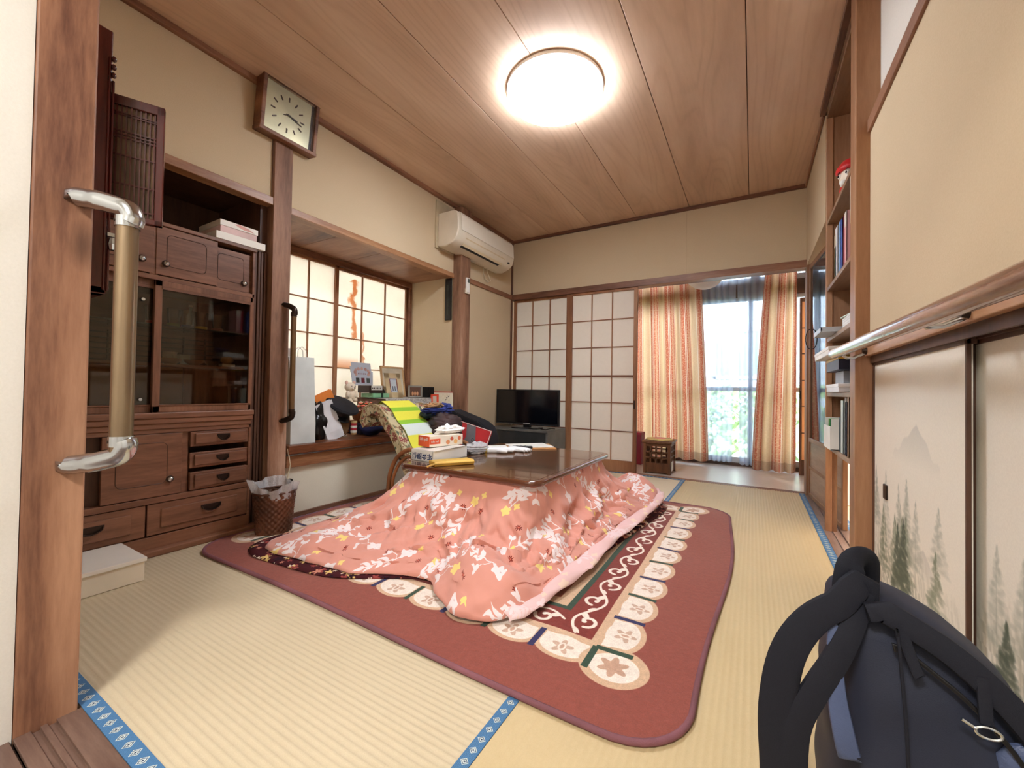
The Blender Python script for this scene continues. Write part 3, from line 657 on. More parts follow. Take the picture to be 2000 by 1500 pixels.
# ================================================================ the rug
RX0, RX1, RY0, RY1 = -2.30, -0.10, 0.925, 3.06
def rug_print():
    w, h = RX1 - RX0, RY1 - RY0; P = Pic(w, h, 620, (146, 74, 62)); a = P.a
    X, Y = np.meshgrid((np.arange(P.W) + .5) / P.p + RX0, (np.arange(P.H) + .5) / P.p + RY0)
    rs = np.random.RandomState(2)
    BE, WH, GR, NV, RB = (214, 178, 146), (242, 228, 214), (44, 70, 54), (38, 38, 88), (128, 44, 36)
    x0, x1, y0, y1 = -2.13, -0.405, 1.215, 2.865       # the inner beige line
    def rr(d): return (X > x0 - d) & (X < x1 + d) & (Y > y0 - d) & (Y < y1 + d)
    ring = .10
    # scalloped cells
    def cells(horizontal):
        L0, L1 = (x0, x1) if horizontal else (y0, y1); n = int(round((L1 - L0) / (.172 if horizontal else .188))); st = (L1 - L0) / n
        for side in (0, 1):
            for k in range(n):
                c = L0 + (k + .5) * st
                base_ = (y1 if side else y0) if horizontal else (x1 if side else x0); sg = 1 if side else -1
                for rad, off, col in ((st * .54, ring * .92, BE), (st * .43, ring * .78, WH)):
                    if horizontal: P.ell(c - RX0, base_ + sg * (ring * .55) - RY0, rad, rad * .72 if col == BE else .052, 0, col)
                    else: P.ell(base_ + sg * (ring * .55) - RX0, c - RY0, rad * .70 if col == BE else .052, rad, 0, col)
        for side in (0, 1):
            for k in range(n):
                c = L0 + (k + .5) * st; sg = 1 if side else -1
                b = (y1 if side else y0) if horizontal else (x1 if side else x0)
                # squared white inner half of the cell and the leaf motif
                hw = st * .42; e0, e1 = sorted((b + sg * .010, b + sg * .060))
                m_ = ((abs(X - c) < hw) & (Y > e0) & (Y < e1)) if horizontal else ((abs(Y - c) < hw) & (X > e0) & (X < e1)); a[m_] = WH
                mx, my = (c, b + sg * .062) if horizontal else (b + sg * .062, c)
                P.flower(mx - RX0, my - RY0, .036, 5, (206, 172, 150), (math.pi / 2 if horizontal else 0) + (0 if side else math.pi), .28)
                P.ell(mx - RX0, my - RY0, .012, .02, 0 if horizontal else math.pi / 2, WH); P.ell(mx - RX0, my - RY0, .006, .013, 0 if horizontal else math.pi / 2, (200, 160, 136))
            for k in range(n + 1):
                c = L0 + k * st; sg = 1 if side else -1; b = (y1 if side else y0) if horizontal else (x1 if side else x0)
                e0, e1 = sorted((b + sg * .002, b + sg * .104)); col = GR if (k % 2 == 0) else NV
                m_ = ((abs(X - c) < .009) & (Y > e0) & (Y < e1)) if horizontal else ((abs(Y - c) < .009) & (X > e0) & (X < e1)); a[m_] = col
    a[rr(.085) & ~rr(0)] = BE
    cells(True); cells(False)
    for cx_, cy in ((x0, y0), (x1, y0), (x0, y1), (x1, y1)):
        sx, sy = (1 if cx_ == x1 else -1), (1 if cy == y1 else -1)
        P.ell(cx_ + sx * .07 - RX0, cy + sy * .065 - RY0, .098, .088, 0, BE); P.ell(cx_ + sx * .072 - RX0, cy + sy * .068 - RY0, .070, .06, 0, WH)
        P.flower(cx_ + sx * .07 - RX0, cy + sy * .066 - RY0, .045, 6, (200, 160, 136), .5, .22)
        e = (abs(X - cx_) < .010) & ((Y - cy) * sy > -.005) & ((Y - cy) * sy < .11); a[e] = GR
        e = (abs(Y - cy) < .010) & ((X - cx_) * sx > -.005) & ((X - cx_) * sx < .11); a[e] = GR
    a[rr(0)] = BE; a[rr(-.022)] = RB
    # white scrolls in the red band
    bw = .118; mid = .022 + bw / 2
    def scrollrow(ax_, fixed, s0, s1, flip):
        n = int(round((s1 - s0) / .26)); st = (s1 - s0) / n
        to = (lambda s_, t_: (s_ - RX0, fixed + t_ - RY0)) if ax_ == 'x' else (lambda s_, t_: (fixed + t_ - RX0, s_ - RY0))
        n = int(round((s1 - s0) / .150)); st = (s1 - s0) / n
        P.line([to(s0 + (s1 - s0) * i / 400, -.032 * math.sin(i / 400 * n * math.pi)) for i in range(401)], .010, WH)
        for k in range(n):
            c = s0 + (k + .5) * st; sg = -1 if (k % 2) else 1       # the vine bows towards -sg here
            sp = []
            for q in np.linspace(0, 5.2, 26):
                r_ = .036 - .0050 * q; th = math.pi + q; sp.append(to(c + .006 + r_ * math.cos(th), sg * (.012 - r_ * math.sin(-th) * -1)))
            P.line(sp, .013, WH); P.ell(*sp[-1], .009, .009, 0, WH)
            for da, dx in ((.5, -.045), (-.2, .04), (1.1, .055)):
                b0 = to(c + dx, -sg * .018); b1 = to(c + dx + .03 * math.cos(da + 2), sg * (-.018 + .03 * math.sin(da + .6)))
                P.leaf(b0[0], b0[1], .040, .009, math.atan2(b1[1] - b0[1], b1[0] - b0[0]), WH)
    for yy_ in (y0 + mid, y1 - mid): scrollrow('x', yy_, x0 + .14, x1 - .14, 0)
    for xx_ in (x0 + mid, x1 - mid): scrollrow('y', xx_, y0 + .03, y1 - .03, 0)
    d2 = .022 + bw
    a[rr(-d2)] = GR; a[rr(-d2 - .022)] = BE; a[rr(-d2 - .066)] = (150, 74, 48)
    for k in range(10):
        for s_ in (x0 + d2 + .12, x1 - d2 - .12): P.line([(s_ - RX0 + .02 * math.cos(q), y0 + .25 + k * .15 - RY0 + .04 * math.sin(q)) for q in np.linspace(0, 4.5, 12)], .012, WH, True)
    nz = rs.rand(P.H, P.W, 1); a *= (.93 + .12 * nz)
    return a
def rug():
    t_ = thing('rug', 'brick red rug with scalloped white and beige border under the quilt-covered table', 'rug', (-1.2, 2.0, 0))
    N = 56; cs = .17
    def pt(u, v):
        x, y = RX0 + u * (RX1 - RX0), RY0 + v * (RY1 - RY0)
        # round the corners by squeezing the grid's corner regions
        ex, ey = min(x - RX0, RX1 - x), min(y - RY0, RY1 - y)
        if ex < cs and ey < cs:
            a_, b_ = 1 - ex / cs, 1 - ey / cs; m_ = max(a_, b_); L_ = math.hypot(a_, b_)
            if L_ > 1e-6:
                k = m_ / L_; nx, ny = a_ * k, b_ * k; ex2, ey2 = cs * (1 - nx), cs * (1 - ny)
                x = RX0 + ex2 if x - RX0 < cs else RX1 - ex2; y = RY0 + ey2 if y - RY0 < cs else RY1 - ey2
        x2 = x + (.022 * math.sin(y * 3.3 + .8) * (1 if x > -1 else 0)) * max(0, (x + 1) / .9)
        y2 = y + .012 * math.sin(x * 3.1) * max(0, (1.6 - y))
        z = .013 + .0022 * math.sin(x * 7 + y * 3) * math.sin(y * 9 - x * 2) + .0015 * math.sin(x * 23 + y * 11)
        return (x2, y2, z)
    def uvf(u, v):
        p = pt(u, v); q = (RX0 + u * (RX1 - RX0), RY0 + v * (RY1 - RY0))
        return ((p[0] - RX0) / (RX1 - RX0), (p[1] - RY0) / (RY1 - RY0))
    mb = MB().grid(pt, N, N, uvf=uvf)
    obj('pile', mb, image_mat('rug_print', rug_print(), 0.95, bump=(60, .25, .25), ext='EXTEND', sheen=0.25), t_, smooth=True, fixn=False)
    rim = [pt(i / N, 0) for i in range(N)] + [pt(1, i / N) for i in range(N)] + [pt(1 - i / N, 1) for i in range(N)] + [pt(0, 1 - i / N) for i in range(N)]
    rim.append(rim[0]); obj('piping', MB().tube([(p[0], p[1], .009) for p in rim], .008, 8, False), plain((132, 84, 92), .8, bump=.4, bscale=500), t_, smooth=True)
    obj('backing', MB().add([(p[0], p[1], .001) for p in rim[:-1]] + [(p[0], p[1], .009) for p in rim[:-1]], [tuple(range(len(rim) - 1))] + [(i, (i + 1) % (len(rim) - 1), (i + 1) % (len(rim) - 1) + len(rim) - 1, i + len(rim) - 1) for i in range(len(rim) - 1)]), plain((110, 60, 56)), t_, fixn=False)
rug()

# ================================================================ kotatsu table and its quilts
TX0, TX1, TY0, TY1, TZ = -1.66, -0.80, 1.60, 2.66, 0.38
def rrect(x0, x1, y0, y1, r, n=8):
    pts = []
    for cx_, cy, a0 in ((x1 - r, y0 + r, -90), (x1 - r, y1 - r, 0), (x0 + r, y1 - r, 90), (x0 + r, y0 + r, 180)):
        for k in range(n + 1): a = R(a0 + 90 * k / n); pts.append((cx_ + r * math.cos(a), cy + r * math.sin(a)))
    return pts
tb = thing('low_table', 'dark polished low heated table with rounded corners standing on the red rug', 'table', (-1.23, 2.13, .014))
o = obj('tabletop', MB().prism(rrect(TX0, TX1, TY0, TY1, .07), 'Z', .352, .38), m_tedge, tb, bev=.011, smooth=True, bseg=4)
obj('top_panel', MB().prism(rrect(TX0 + .028, TX1 - .028, TY0 + .028, TY1 - .028, .045), 'Z', .379, .3808), m_table, tb)
for x in (TX0 + .15, TX1 - .15):
    for y in (TY0 + .15, TY1 - .15): obj('leg', B(x - .025, x + .025, y - .025, y + .025, .015, .345), m_tedge, tb)
obj('heater_frame', MB().box(TX0 + .14, TX1 - .14, TY0 + .13, TY0 + .17, .28, .32).box(TX0 + .14, TX1 - .14, TY1 - .17, TY1 - .13, .28, .32).box(-1.35, -1.11, 2.0, 2.26, .27, .335), m_tedge, tb)
def catmull(P_, n, closed=True):
    P_ = [np.array(p, float) for p in P_]; m = len(P_); out = []
    for i in range(m):
        p0, p1, p2, p3 = P_[(i - 1) % m], P_[i], P_[(i + 1) % m], P_[(i + 2) % m]
        for k in range(n):
            t_ = k / n; out.append(.5 * ((2 * p1) + (-p0 + p2) * t_ + (2 * p0 - 5 * p1 + 4 * p2 - p3) * t_ ** 2 + (-p0 + 3 * p1 - 3 * p2 + p3) * t_ ** 3))
    return out
from mathutils import noise as NOISE
def drape(outer, zin, th, seed, nu, nv, tail, lumps, wr=.014, inset=.03, floor_z=.02, foot=.055):
    C_ = np.array(catmull(outer, 40)); ctr = np.array([-1.23, 2.13])
    seg = np.linalg.norm(np.roll(C_, -1, 0) - C_, axis=1); cum = np.concatenate([[0], np.cumsum(seg)]); per = cum[-1]
    C2 = np.vstack([C_, C_[:1]])
    s_ = np.linspace(0, per, nu, endpoint=False); O = np.stack([np.interp(s_, cum, C2[:, k]) for k in (0, 1)], 1)
    # matching points on the table edge: project the ray from the centre on to the rounded top
    hx, hy = (TX1 - TX0) / 2 - inset, (TY1 - TY0) / 2 - inset
    d = O - ctr; p_ = 9.0; k = 1 / ((np.abs(d[:, 0]) / hx) ** p_ + (np.abs(d[:, 1]) / hy) ** p_) ** (1 / p_)
    I_ = ctr + d * k[:, None]
    # ease the inner points towards even spacing
    n_ = d / np.linalg.norm(d, axis=1)[:, None]
    V = np.linspace(0, 1, nv + 1); verts = []; uvs = []
    L_ = np.linalg.norm(O - I_, axis=1)
    ang = np.arctan2(d[:, 1], d[:, 0])
    prev = None; arc = np.zeros(nu)
    for j, v in enumerate(V):
        tl = tail
        w = np.where(v < tl, (v / tl) ** 1.25 * .60, .60 + (v - tl) / (1 - tl) * .40)           # horizontal share
        pos = I_ + (O - I_) * w[..., None] if np.ndim(w) else I_ + (O - I_) * w
        if v < tl:
            q = v / tl; z = zin * (1 - q) + (floor_z + foot) * q; z = z - .03 * math.sin(math.pi * q)
        else:
            q = (v - tl) / (1 - tl); z = floor_z + foot * (1 - q) ** 1.6 + .018 * math.sin(math.pi * q) * th
        z = np.full(nu, z)
        env = math.sin(math.pi * min(1, v * 1.15)) ** .8 if v < .87 else .35
        A1 = noise1(s_ * 7.3 + v * 2.2, seed) * .55 + noise1(s_ * 15 - v * 5.5, seed + 2) * .3 + np.abs(noise1(s_ * 4.1 + v * 7.0, seed + 4)) * -.5
        A2 = noise1(s_ * 33 + v * 9, seed + 9) * .2
        off = wr * env * (A1 + A2) * min(1, v * 3)
        if wr:
            rg = np.array([NOISE.noise(Vector((s_[i] * 3.1 + 1.1 * v, v * 2.3 + .9 * s_[i], seed))) for i in range(nu)])
            rg2 = np.array([NOISE.noise(Vector((s_[i] * 6.5 - 2.6 * v, v * 4.2, seed + 7))) for i in range(nu)])
            off = off + wr * 1.9 * env * min(1, v * 3) * ((1 - np.abs(rg) * 4.2).clip(-1, 1) * .75 + (1 - np.abs(rg2) * 4.5).clip(-1, 1) * .4)
        pos = pos + n_ * (off * 1.5)[:, None]
        if v > tl * .8: z = z + np.clip(wr * 1.3 * env * (noise1(s_ * 9 + v * 11, seed + 6) + noise1(s_ * 21 - v * 16, seed + 7) * .6), -.012, .05)
        for (lx, ly, lr, lz) in lumps:
            g = np.exp(-(((pos[:, 0] - lx) ** 2 + (pos[:, 1] - ly) ** 2) / lr ** 2)); z = z + lz * g * (1 - max(0, (v - .93) / .07)) * (1 if v > .3 else v / .3)
        z = np.maximum(z, floor_z - (.006 if v > .97 else 0))
        if v > .985: z = np.full(nu, floor_z - .004)
        P3 = np.column_stack([pos, z])
        if prev is not None: arc = arc + np.linalg.norm(P3 - prev, axis=1)
        prev = P3; verts.append(P3); uvs.append((I_ + n_ * arc[:, None]) / QT)
    mb = MB(); vs = np.vstack(verts); U = np.vstack(uvs); fs = []; us = []
    for j in range(nv):
        for i in range(nu):
            i2 = (i + 1) % nu; q = (j * nu + i, j * nu + i2, (j + 1) * nu + i2, (j + 1) * nu + i); fs.append(q); us.append([tuple(U[k]) for k in q])
    mb.add([tuple(v) for v in vs], fs, us); return mb
OUT = [(-1.93, 1.075), (-1.62, 1.085), (-1.40, 1.13), (-1.24, 1.215), (-1.10, 1.24), (-.97, 1.165), (-.86, 1.11), (-.74, 1.115), (-.675, 1.22), (-.645, 1.42),
       (-.635, 1.68), (-.62, 2.0), (-.60, 2.4), (-.55, 2.72), (-.555, 2.98), (-.66, 3.16), (-.9, 3.24), (-1.3, 3.16), (-1.66, 3.05), (-1.86, 2.75), (-1.93, 2.3), (-1.95, 1.85), (-1.98, 1.5), (-2.02, 1.22)]
q1 = thing('quilt', 'salmon pink quilt cover with white sprigs and flowers draped over the low table', 'quilt', (-1.23, 2.13, .014))
mbq = drape(OUT, .356, 1, 1.0, 620, 46, .62, [(-.84, 1.26, .11, .07), (-.95, 1.33, .08, .05), (-.69, 1.28, .07, .03), (-.66, 2.95, .13, .10), (-.78, 3.08, .12, .09), (-1.75, 1.2, .15, .02), (-.70, 2.6, .08, .03)], floor_z=.030)
obj('cover', mbq, m_quilt, q1, smooth=True, fixn=False, solid=-.006)
# lining folded back along the right hem: a soft pale roll
pts = [(-.70, 1.17, .028), (-.655, 1.26, .036), (-.635, 1.42, .042), (-.620, 1.65, .046), (-.605, 1.9, .050), (-.588, 2.15, .058), (-.565, 2.4, .062), (-.53, 2.6, .075), (-.515, 2.76, .09), (-.53, 2.92, .10), (-.585, 3.04, .09)]
def soft_roll(pts, w, h, seed, lift=0):
    pts = [Vector(p) for p in pts]
    def fn(u, v):
        x = u * (len(pts) - 1); i = min(int(x), len(pts) - 2); p = pts[i].lerp(pts[i + 1], x - i); T = (pts[i + 1] - pts[i]).normalized(); Nn = Vector((T.y, -T.x, 0)).normalized()
        ww = w * (.45 + .55 * math.sin(math.pi * min(1, .12 + u * .95))) * (1 + .2 * math.sin(u * 23 + seed)); a = math.pi * (v * 1.25 - .12)
        return p - Nn * math.cos(a) * ww * -1 * .5 * 1.0 + Vector((0, 0, h * math.sin(max(0, min(math.pi, a))) * (.8 + .3 * math.sin(u * 31 + seed)) - .012 * (v > .95) + .004 * math.sin(u * 70 + v * 9)))
    def uvf(u, v): return (u * 2.4, v * .2)
    return MB().grid(fn, 110, 12, uvf=uvf)
obj('folded_lining', soft_roll(pts, .075, .020, 1), m_lining, q1, smooth=True, fixn=False, solid=-.004, label='pale pink lining turned out along the hem')
OUT2 = [(-1.97, 1.02), (-1.7, 1.03), (-1.5, 1.055), (-1.36, 1.12), (-1.2, 1.22), (-1.1, 1.26), (-.98, 1.22), (-.86, 1.18), (-.74, 1.2), (-.69, 1.3), (-.66, 1.45),
        (-.63, 1.7), (-.585, 2.0), (-.545, 2.3), (-.51, 2.55), (-.485, 2.75), (-.50, 2.92), (-.64, 3.1), (-.9, 3.18), (-1.3, 3.1), (-1.66, 3.0), (-1.9, 2.75), (-1.98, 2.3), (-2.0, 1.85), (-2.06, 1.5), (-2.09, 1.15)]
q2 = thing('underquilt', 'burgundy small-flowered underquilt peeking out below the salmon quilt', 'quilt', (-1.23, 2.13, .014))
mbu = drape(OUT2, .26, .0, 5.0, 260, 22, .45, [(-2.02, 1.08, .07, .012)], wr=.0, inset=.10, floor_z=.020, foot=.0)
obj('cover', mbu, m_dark, q2, smooth=True, fixn=False, solid=-.004)

# ================================================================ ceiling lamp
lp = thing('ceiling_lamp', 'round white flush ceiling lamp, lit', 'lamp', (-.955, 2.04, ZC))
obj('base', MB().lathe([(.14, ZC), (.262, ZC - .001), (.264, ZC - .008), (.264, ZC - .022), (.255, ZC - .027), (.14, ZC - .022)], (-.955, 2.04, 0), 48), m_white, lp, smooth=True)
obj('lamp_cover', MB().lathe([(.250, ZC - .028), (.258, ZC - .030), (.259, ZC - .042), (.248, ZC - .054), (.20, ZC - .062), (.10, ZC - .065), (.001, ZC - .066)], (-.955, 2.04, 0), 64), m_lamp, lp, smooth=True)

# ================================================================ air conditioner
ac = thing('air_conditioner', 'white wall air conditioner near the ceiling corner', 'air conditioner', (-2.35, 3.12, 1.98))
prof = [(-2.335, 2.0), (-2.335, 2.285), (-2.175, 2.285), (-2.14, 2.275), (-2.12, 2.245), (-2.112, 2.12), (-2.13, 2.055), (-2.17, 2.02), (-2.25, 1.99)]
obj('body', MB().prism(prof, 'Y', 2.68, 3.60), m_ivory, ac, bev=.008, smooth=True)
fp = [(-2.18, 2.288), (-2.135, 2.278), (-2.114, 2.245), (-2.106, 2.12), (-2.109, 2.12), (-2.118, 2.245), (-2.14, 2.272), (-2.18, 2.284)]
obj('front_panel', MB().prism(fp, 'Y', 2.72, 3.585), plain((236, 230, 214), .35, var=.01), ac, smooth=True)
obj('louver', MB().prism([(-2.120, 2.078), (-2.165, 2.018), (-2.170, 2.021), (-2.125, 2.083)], 'Y', 2.80, 3.44), plain((222, 204, 170), .4, var=.02), ac)
obj('air_outlet', MB().prism([(-2.165, 2.017), (-2.185, 2.008), (-2.187, 2.012), (-2.167, 2.022)], 'Y', 2.80, 3.40), m_black, ac)
obj('sensor', MB().prism([(-2.124, 2.064), (-2.132, 2.050), (-2.136, 2.054), (-2.128, 2.068)], 'Y', 3.50, 3.535), m_black, ac)
obj('mounting_board', MB().box(-2.349, -2.336, 2.66, 2.90, 1.99, 2.40).box(-2.349, -2.336, 3.12, 3.60, 2.28, 2.36), plain((196, 182, 152), .7), ac)
single('cable', MB().tube([(-2.30, 3.33, 1.995), (-2.325, 3.36, 1.95), (-2.33, 3.40, 1.90), (-2.33, 3.45, 1.875), (-2.33, 3.50, 1.90), (-2.32, 3.44, 1.95), (-2.30, 3.38, 1.995)], .004, 6), m_cord, 'thin white wire looping below the air conditioner', 'cable', smooth=True)
wh = thing('wall_hook', 'small white cord toggle hanging below the air conditioner', 'hook', (-2.33, 3.10, 1.91))
obj('cord', MB().tube([(-2.325, 3.10, 1.99), (-2.325, 3.10, 1.94)], .003, 6), m_cord, wh); obj('toggle', MB().lathe([(.012, 1.90), (.016, 1.92), (.012, 1.945)], (-2.325, 3.10, 0), 10), m_white, wh, smooth=True)
rc = thing('remote_control', 'white air conditioner remote in a holder on the post', 'remote', (-2.25, 3.0, 1.66))
RM = Matrix.Identity(4)
obj('holder', B(-2.262, -2.246, 2.975, 3.03, 1.655, 1.70), m_ivory, rc, bev=.003)
obj('body', B(-2.259, -2.240, 2.98, 3.025, 1.665, 1.80), m_white, rc, bev=.005)
obj('display', B(-2.240, -2.2385, 2.988, 3.017, 1.755, 1.79), plain((90, 96, 92), .2), rc)
pq = thing('wall_thermometer', 'long dark wooden plaque hanging on the bay side wall beside the post', 'plaque', (-2.39, 2.92, 1.40))
obj('board', B(-2.432, -2.362, 2.905, 2.922, 1.41, 1.79), plain((36, 34, 32), .35, var=.2), pq, bev=.004)
obj('scale', B(-2.408, -2.388, 2.903, 2.905, 1.46, 1.73), plain((58, 60, 54), .3, var=.3), pq)

# ================================================================ wall clock (tilted on its post)
ck = thing('wall_clock', 'square wooden wall clock with a pale gold dial at the top of the post', 'clock', (-2.295, 1.342, 2.325), world=False, rot=(0, R(7), 0))
w2, h2 = .163, .155
fr = MB().box(-.045, .03, -w2, -w2 + .022, -h2, h2).box(-.045, .03, w2 - .022, w2, -h2, h2).box(-.045, .032, -w2 - .004, w2 + .004, h2 - .022, h2).box(-.045, .032, -w2 - .004, w2 + .004, -h2, -h2 + .022)
obj('case', fr, m_wy, ck, bev=.004); obj('back_board', B(-.045, -.01, -w2 + .02, w2 - .02, -h2 + .02, h2 - .02), m_cab_dark, ck)
obj('dial', B(-.01, .004, -w2 + .022, w2 - .036, -h2 + .022, h2 - .022), plain((214, 206, 166), .3, .3, .05, bump=.1, bscale=200), ck)
obj('dial_side', B(-.01, .006, w2 - .036, w2 - .022, -h2 + .022, h2 - .022), m_black, ck)
for k in range(12):
    a = R(30 * k); rr_ = .085; q = MB().box(.004, .0065, -.0035, .0035, -.012, .012)
    q = xf(q, Matrix.Translation((0, math.sin(a) * rr_ - .007, math.cos(a) * rr_)) @ Matrix.Rotation(-a, 4, 'X')); obj('hour_mark', q, m_bronze, ck)
for L_, a, w_ in ((.055, 98, .0035), (.085, 104, .0025), (.03, 250, .002)):
    q = MB().box(.007, .009, -w_, w_, -.012, L_); q = xf(q, Matrix.Translation((0, -.007, 0)) @ Matrix.Rotation(-R(a), 4, 'X')); obj('clock_hand', q, m_black, ck)
obj('hub', MB().lathe([(.006, .006), (.005, .012)], (0, -.007, 0), 10, 'X'), m_black, ck)
obj('glass', B(.022, .024, -w2 + .02, w2 - .02, -h2 + .02, h2 - .02), m_glass, ck)

# ================================================================ cupboard in the niche
def cupboard():
    X = -2.36; t_ = thing('cupboard', 'tall brown display cupboard with glass sliding doors and small drawers', 'cupboard', (-2.55, .80, 0))
    Y0, Y1 = .34, 1.215; D = -2.80
    body = MB().box(D, X - .002, Y0, Y0 + .02, .02, 1.53).box(D, X - .002, Y1 - .012, Y1, .02, 1.53).box(D, D + .015, Y0, Y1, .02, 1.53).box(D, X + .008, Y0, Y1 + .005, 1.515, 1.533)
    body.box(D, X - .002, Y0, Y1, 1.262, 1.284).box(D, X - .002, Y0, Y1, .555, .575).box(D, X, Y0, Y1, .235, .262).box(D, X, Y0, Y1, .02, .085)
    body.box(D, X - .02, .905, .935, .262, .56).box(X - .04, X - .002, .76, .79, 1.284, 1.515)
    obj('carcass', body, m_cab, t_, bev=.002)
    obj('counter_rail', MB().box(X - .05, X + .012, Y0, Y1 + .002, .60, .625).box(X - .05, X + .004, Y0, Y1, .575, .60).box(X - .05, X + .018, Y0, Y1 + .004, .625, .652), m_cab, t_, bev=.004)
    obj('plinth', MB().box(-2.80, -2.325, Y0, 1.285, 0.0, .03), m_cab, t_, bev=.006)
    fl = MB()
    for k in range(4): fl.box(X - .03, X - .012 + .004 * (k % 2), 1.217 + .017 * k, 1.217 + .017 * k + .013, .03, 1.53)
    obj('side_upright', fl, m_cab_dark, t_, bev=.003)
    def routed(y0, y1, z0, z1, x, m, name, knob=None, parent=t_):
        o = obj(name, B(x - .018, x, y0, y1, z0, z1), m, parent, bev=.002)
        ly, lz = (y1 - y0), (z1 - z0); p = rrect(y0 + ly * .16, y1 - ly * .2, z0 + lz * .2, z1 - lz * .14, min(ly, lz) * .09, 5)
        p3 = [(x, a, b) for a, b in p]; obj('routed_line', MB().tube(p3 + [p3[0]], .0016, 5, False), m_cab_dark, o)
        if knob:
            obj('knob', MB().lathe([(.004, x), (.011, x + .004), (.013, x + .010), (.010, x + .016), (.002, x + .018)], (0, knob[0], knob[1]), 12, 'X'), m_chrome, o, smooth=True)
            obj('knob_ring', MB().lathe([(.016, x), (.016, x + .003), (.011, x + .004)], (0, knob[0], knob[1]), 12, 'X'), m_bronze, o)
        return o
    routed(.38, .772, 1.288, 1.512, X, m_cab, 'door', (.731, 1.345)); routed(.781, 1.03, 1.288, 1.512, X + .002, m_cab, 'door', (.818, 1.343))
    routed(1.01, 1.205, 1.288, 1.495, X - .02, m_cab, 'door', (1.168, 1.335))
    # glass sliding doors
    def gl(x, y0, y1):
        o = obj('glass_door', MB().box(x - .016, x, y0, y0 + .028, .652, 1.262).box(x - .016, x, y1 - .014, y1, .652, 1.262).box(x - .016, x, y0, y1, .652, .682).box(x - .016, x, y0, y1, 1.235, 1.262), m_cabz, t_, bev=.002)
        obj('pane', B(x - .010, x - .007, y0 + .028, y1 - .014, .682, 1.235), m_cabglass, o)
        obj('bead', MB().box(x - .004, x + .004, y0 + .026, y1 - .012, 1.222, 1.235), m_cab, o); obj('bead', MB().box(x - .004, x + .004, y0 + .026, y1 - .012, .682, .688), m_cab, o); return o
    gl(X, .782, 1.208); o = gl(X - .024, .36, .80)
    for z in (1.165, .712): obj('screw', MB().lathe([(.009, X - .03), (.007, X - .012)], (0, .745, z), 10, 'X'), m_chrome, o, smooth=True)
    # inside shelves and inner sliding panels
    obj('shelf_board', B(D + .015, X - .06, Y0 + .02, Y1 - .015, .868, .882), m_cab, t_)
    obj('glass_shelf', B(D + .015, X - .08, Y0 + .02, Y1 - .015, 1.062, 1.069), m_cabglass, t_)
    obj('inner_panel', B(X - .10, X - .09, .36, .935, .655, .866), plain((150, 116, 84), .6), t_)
    obj('inner_panel', B(X - .09, X - .08, .93, 1.20, .655, .866), m_cabz, t_)
    lat = MB()
    for k in range(6): lat.box(D + .02, D + .032, .36, 1.2, .90 + k * .027, .905 + k * .027)
    for k in range(8): lat.box(D + .02, D + .032, .42 + k * .105, .426 + k * .105, .89, 1.05)
    obj('lattice_back', lat, m_cab_dark, t_)
    # lower door, drawers
    obj('lower_recess', B(X - .05, X - .04, .36, .63, .262, .56), m_cab_dark, t_)
    o = routed(.62, .903, .265, .553, X - .003, m_cab, 'door', (.858, .338))
    def pull(y, z, w, x, par):
        pts = [(x + .002, y - w, z + .008), (x + .008, y - w * .9, z - .004), (x + .011, y - w * .4, z - .014), (x + .012, y, z - .017), (x + .011, y + w * .4, z - .014), (x + .008, y + w * .9, z - .004), (x + .002, y + w, z + .008)]
        h = obj('handle', MB().tube(pts, .0035, 6).box(x, x + .003, y - w * 1.1, y + w * 1.1, z + .002, z + .014), m_bronze, par, smooth=False)
        obj('handle_plate', MB().prism([(y - w, z + .006), (y - w * .6, z - .012), (y, z - .018), (y + w * .6, z - .012), (y + w, z + .006)], 'X', x, x + .002), m_bronze, par)
    for z0, z1, dx in ((.478, .553, 0), (.372, .448, -.004), (.266, .352, .004)):
        o = obj('drawer', MB().box(X - .03, X - .006 + dx, .938, 1.203, z0, z1), m_cab, t_, bev=.003); obj('drawer_front', B(X - .006 + dx, X + .004 + dx, .955, 1.19, z0 + .012, z1 - .010), m_cab, o, bev=.004)
        pull(1.078, (z0 + z1) / 2 + .004, .026, X + .004 + dx, o)
    for y0, y1, py in ((.36, .772, .59), (.778, 1.203, 1.03)):
        o = obj('drawer', MB().box(X - .03, X - .004, y0, y1, .09, .232), m_cab, t_, bev=.003); obj('drawer_front', B(X - .004, X + .003, y0 + .05, y1 - .05, .118, .205), m_cab, o, bev=.004)
        pull(py, .172, .04, X + .003, o)
    return t_
cupboard()
# things behind the cupboard's glass
def bowl(name, label, cat, c, r, h, m, group=None, n=18):
    return single(name, MB().lathe([(r * .45, 0), (r * .5, h * .1), (r * .85, h * .5), (r, h), (r * .93, h), (r * .75, h * .45), (r * .3, h * .15), (.001, h * .14)], c, n, cap=False), m, label, cat, group, smooth=True, fixn=False)
m_bowl = plain((176, 124, 84), .4); 
bowl('bowl', 'brown wooden bowl on the cupboard shelf, nearest the doors\' middle stile', 'bowl', (-2.47, .885, .883), .05, .028, m_bowl)
bowl('bowl', 'shallow brown bowl on the cupboard shelf beside the first one', 'bowl', (-2.47, .985, .883), .045, .026, plain((160, 108, 76), .4))
bowl('bowl', 'dark glazed little bowl on the cupboard shelf near the carved box', 'bowl', (-2.47, 1.065, .883), .035, .026, plain((110, 88, 70), .3))
cu = thing('cup', 'white cup standing behind the bowls in the cupboard', 'cup', (-2.52, .90, .883)); obj('body', MB().lathe([(.024, .883), (.028, .9), (.03, .945), (.027, .945), (.025, .9), (.001, .89)], (-2.52, .90, 0), 18, cap=False), m_white, cu, smooth=True, fixn=False)
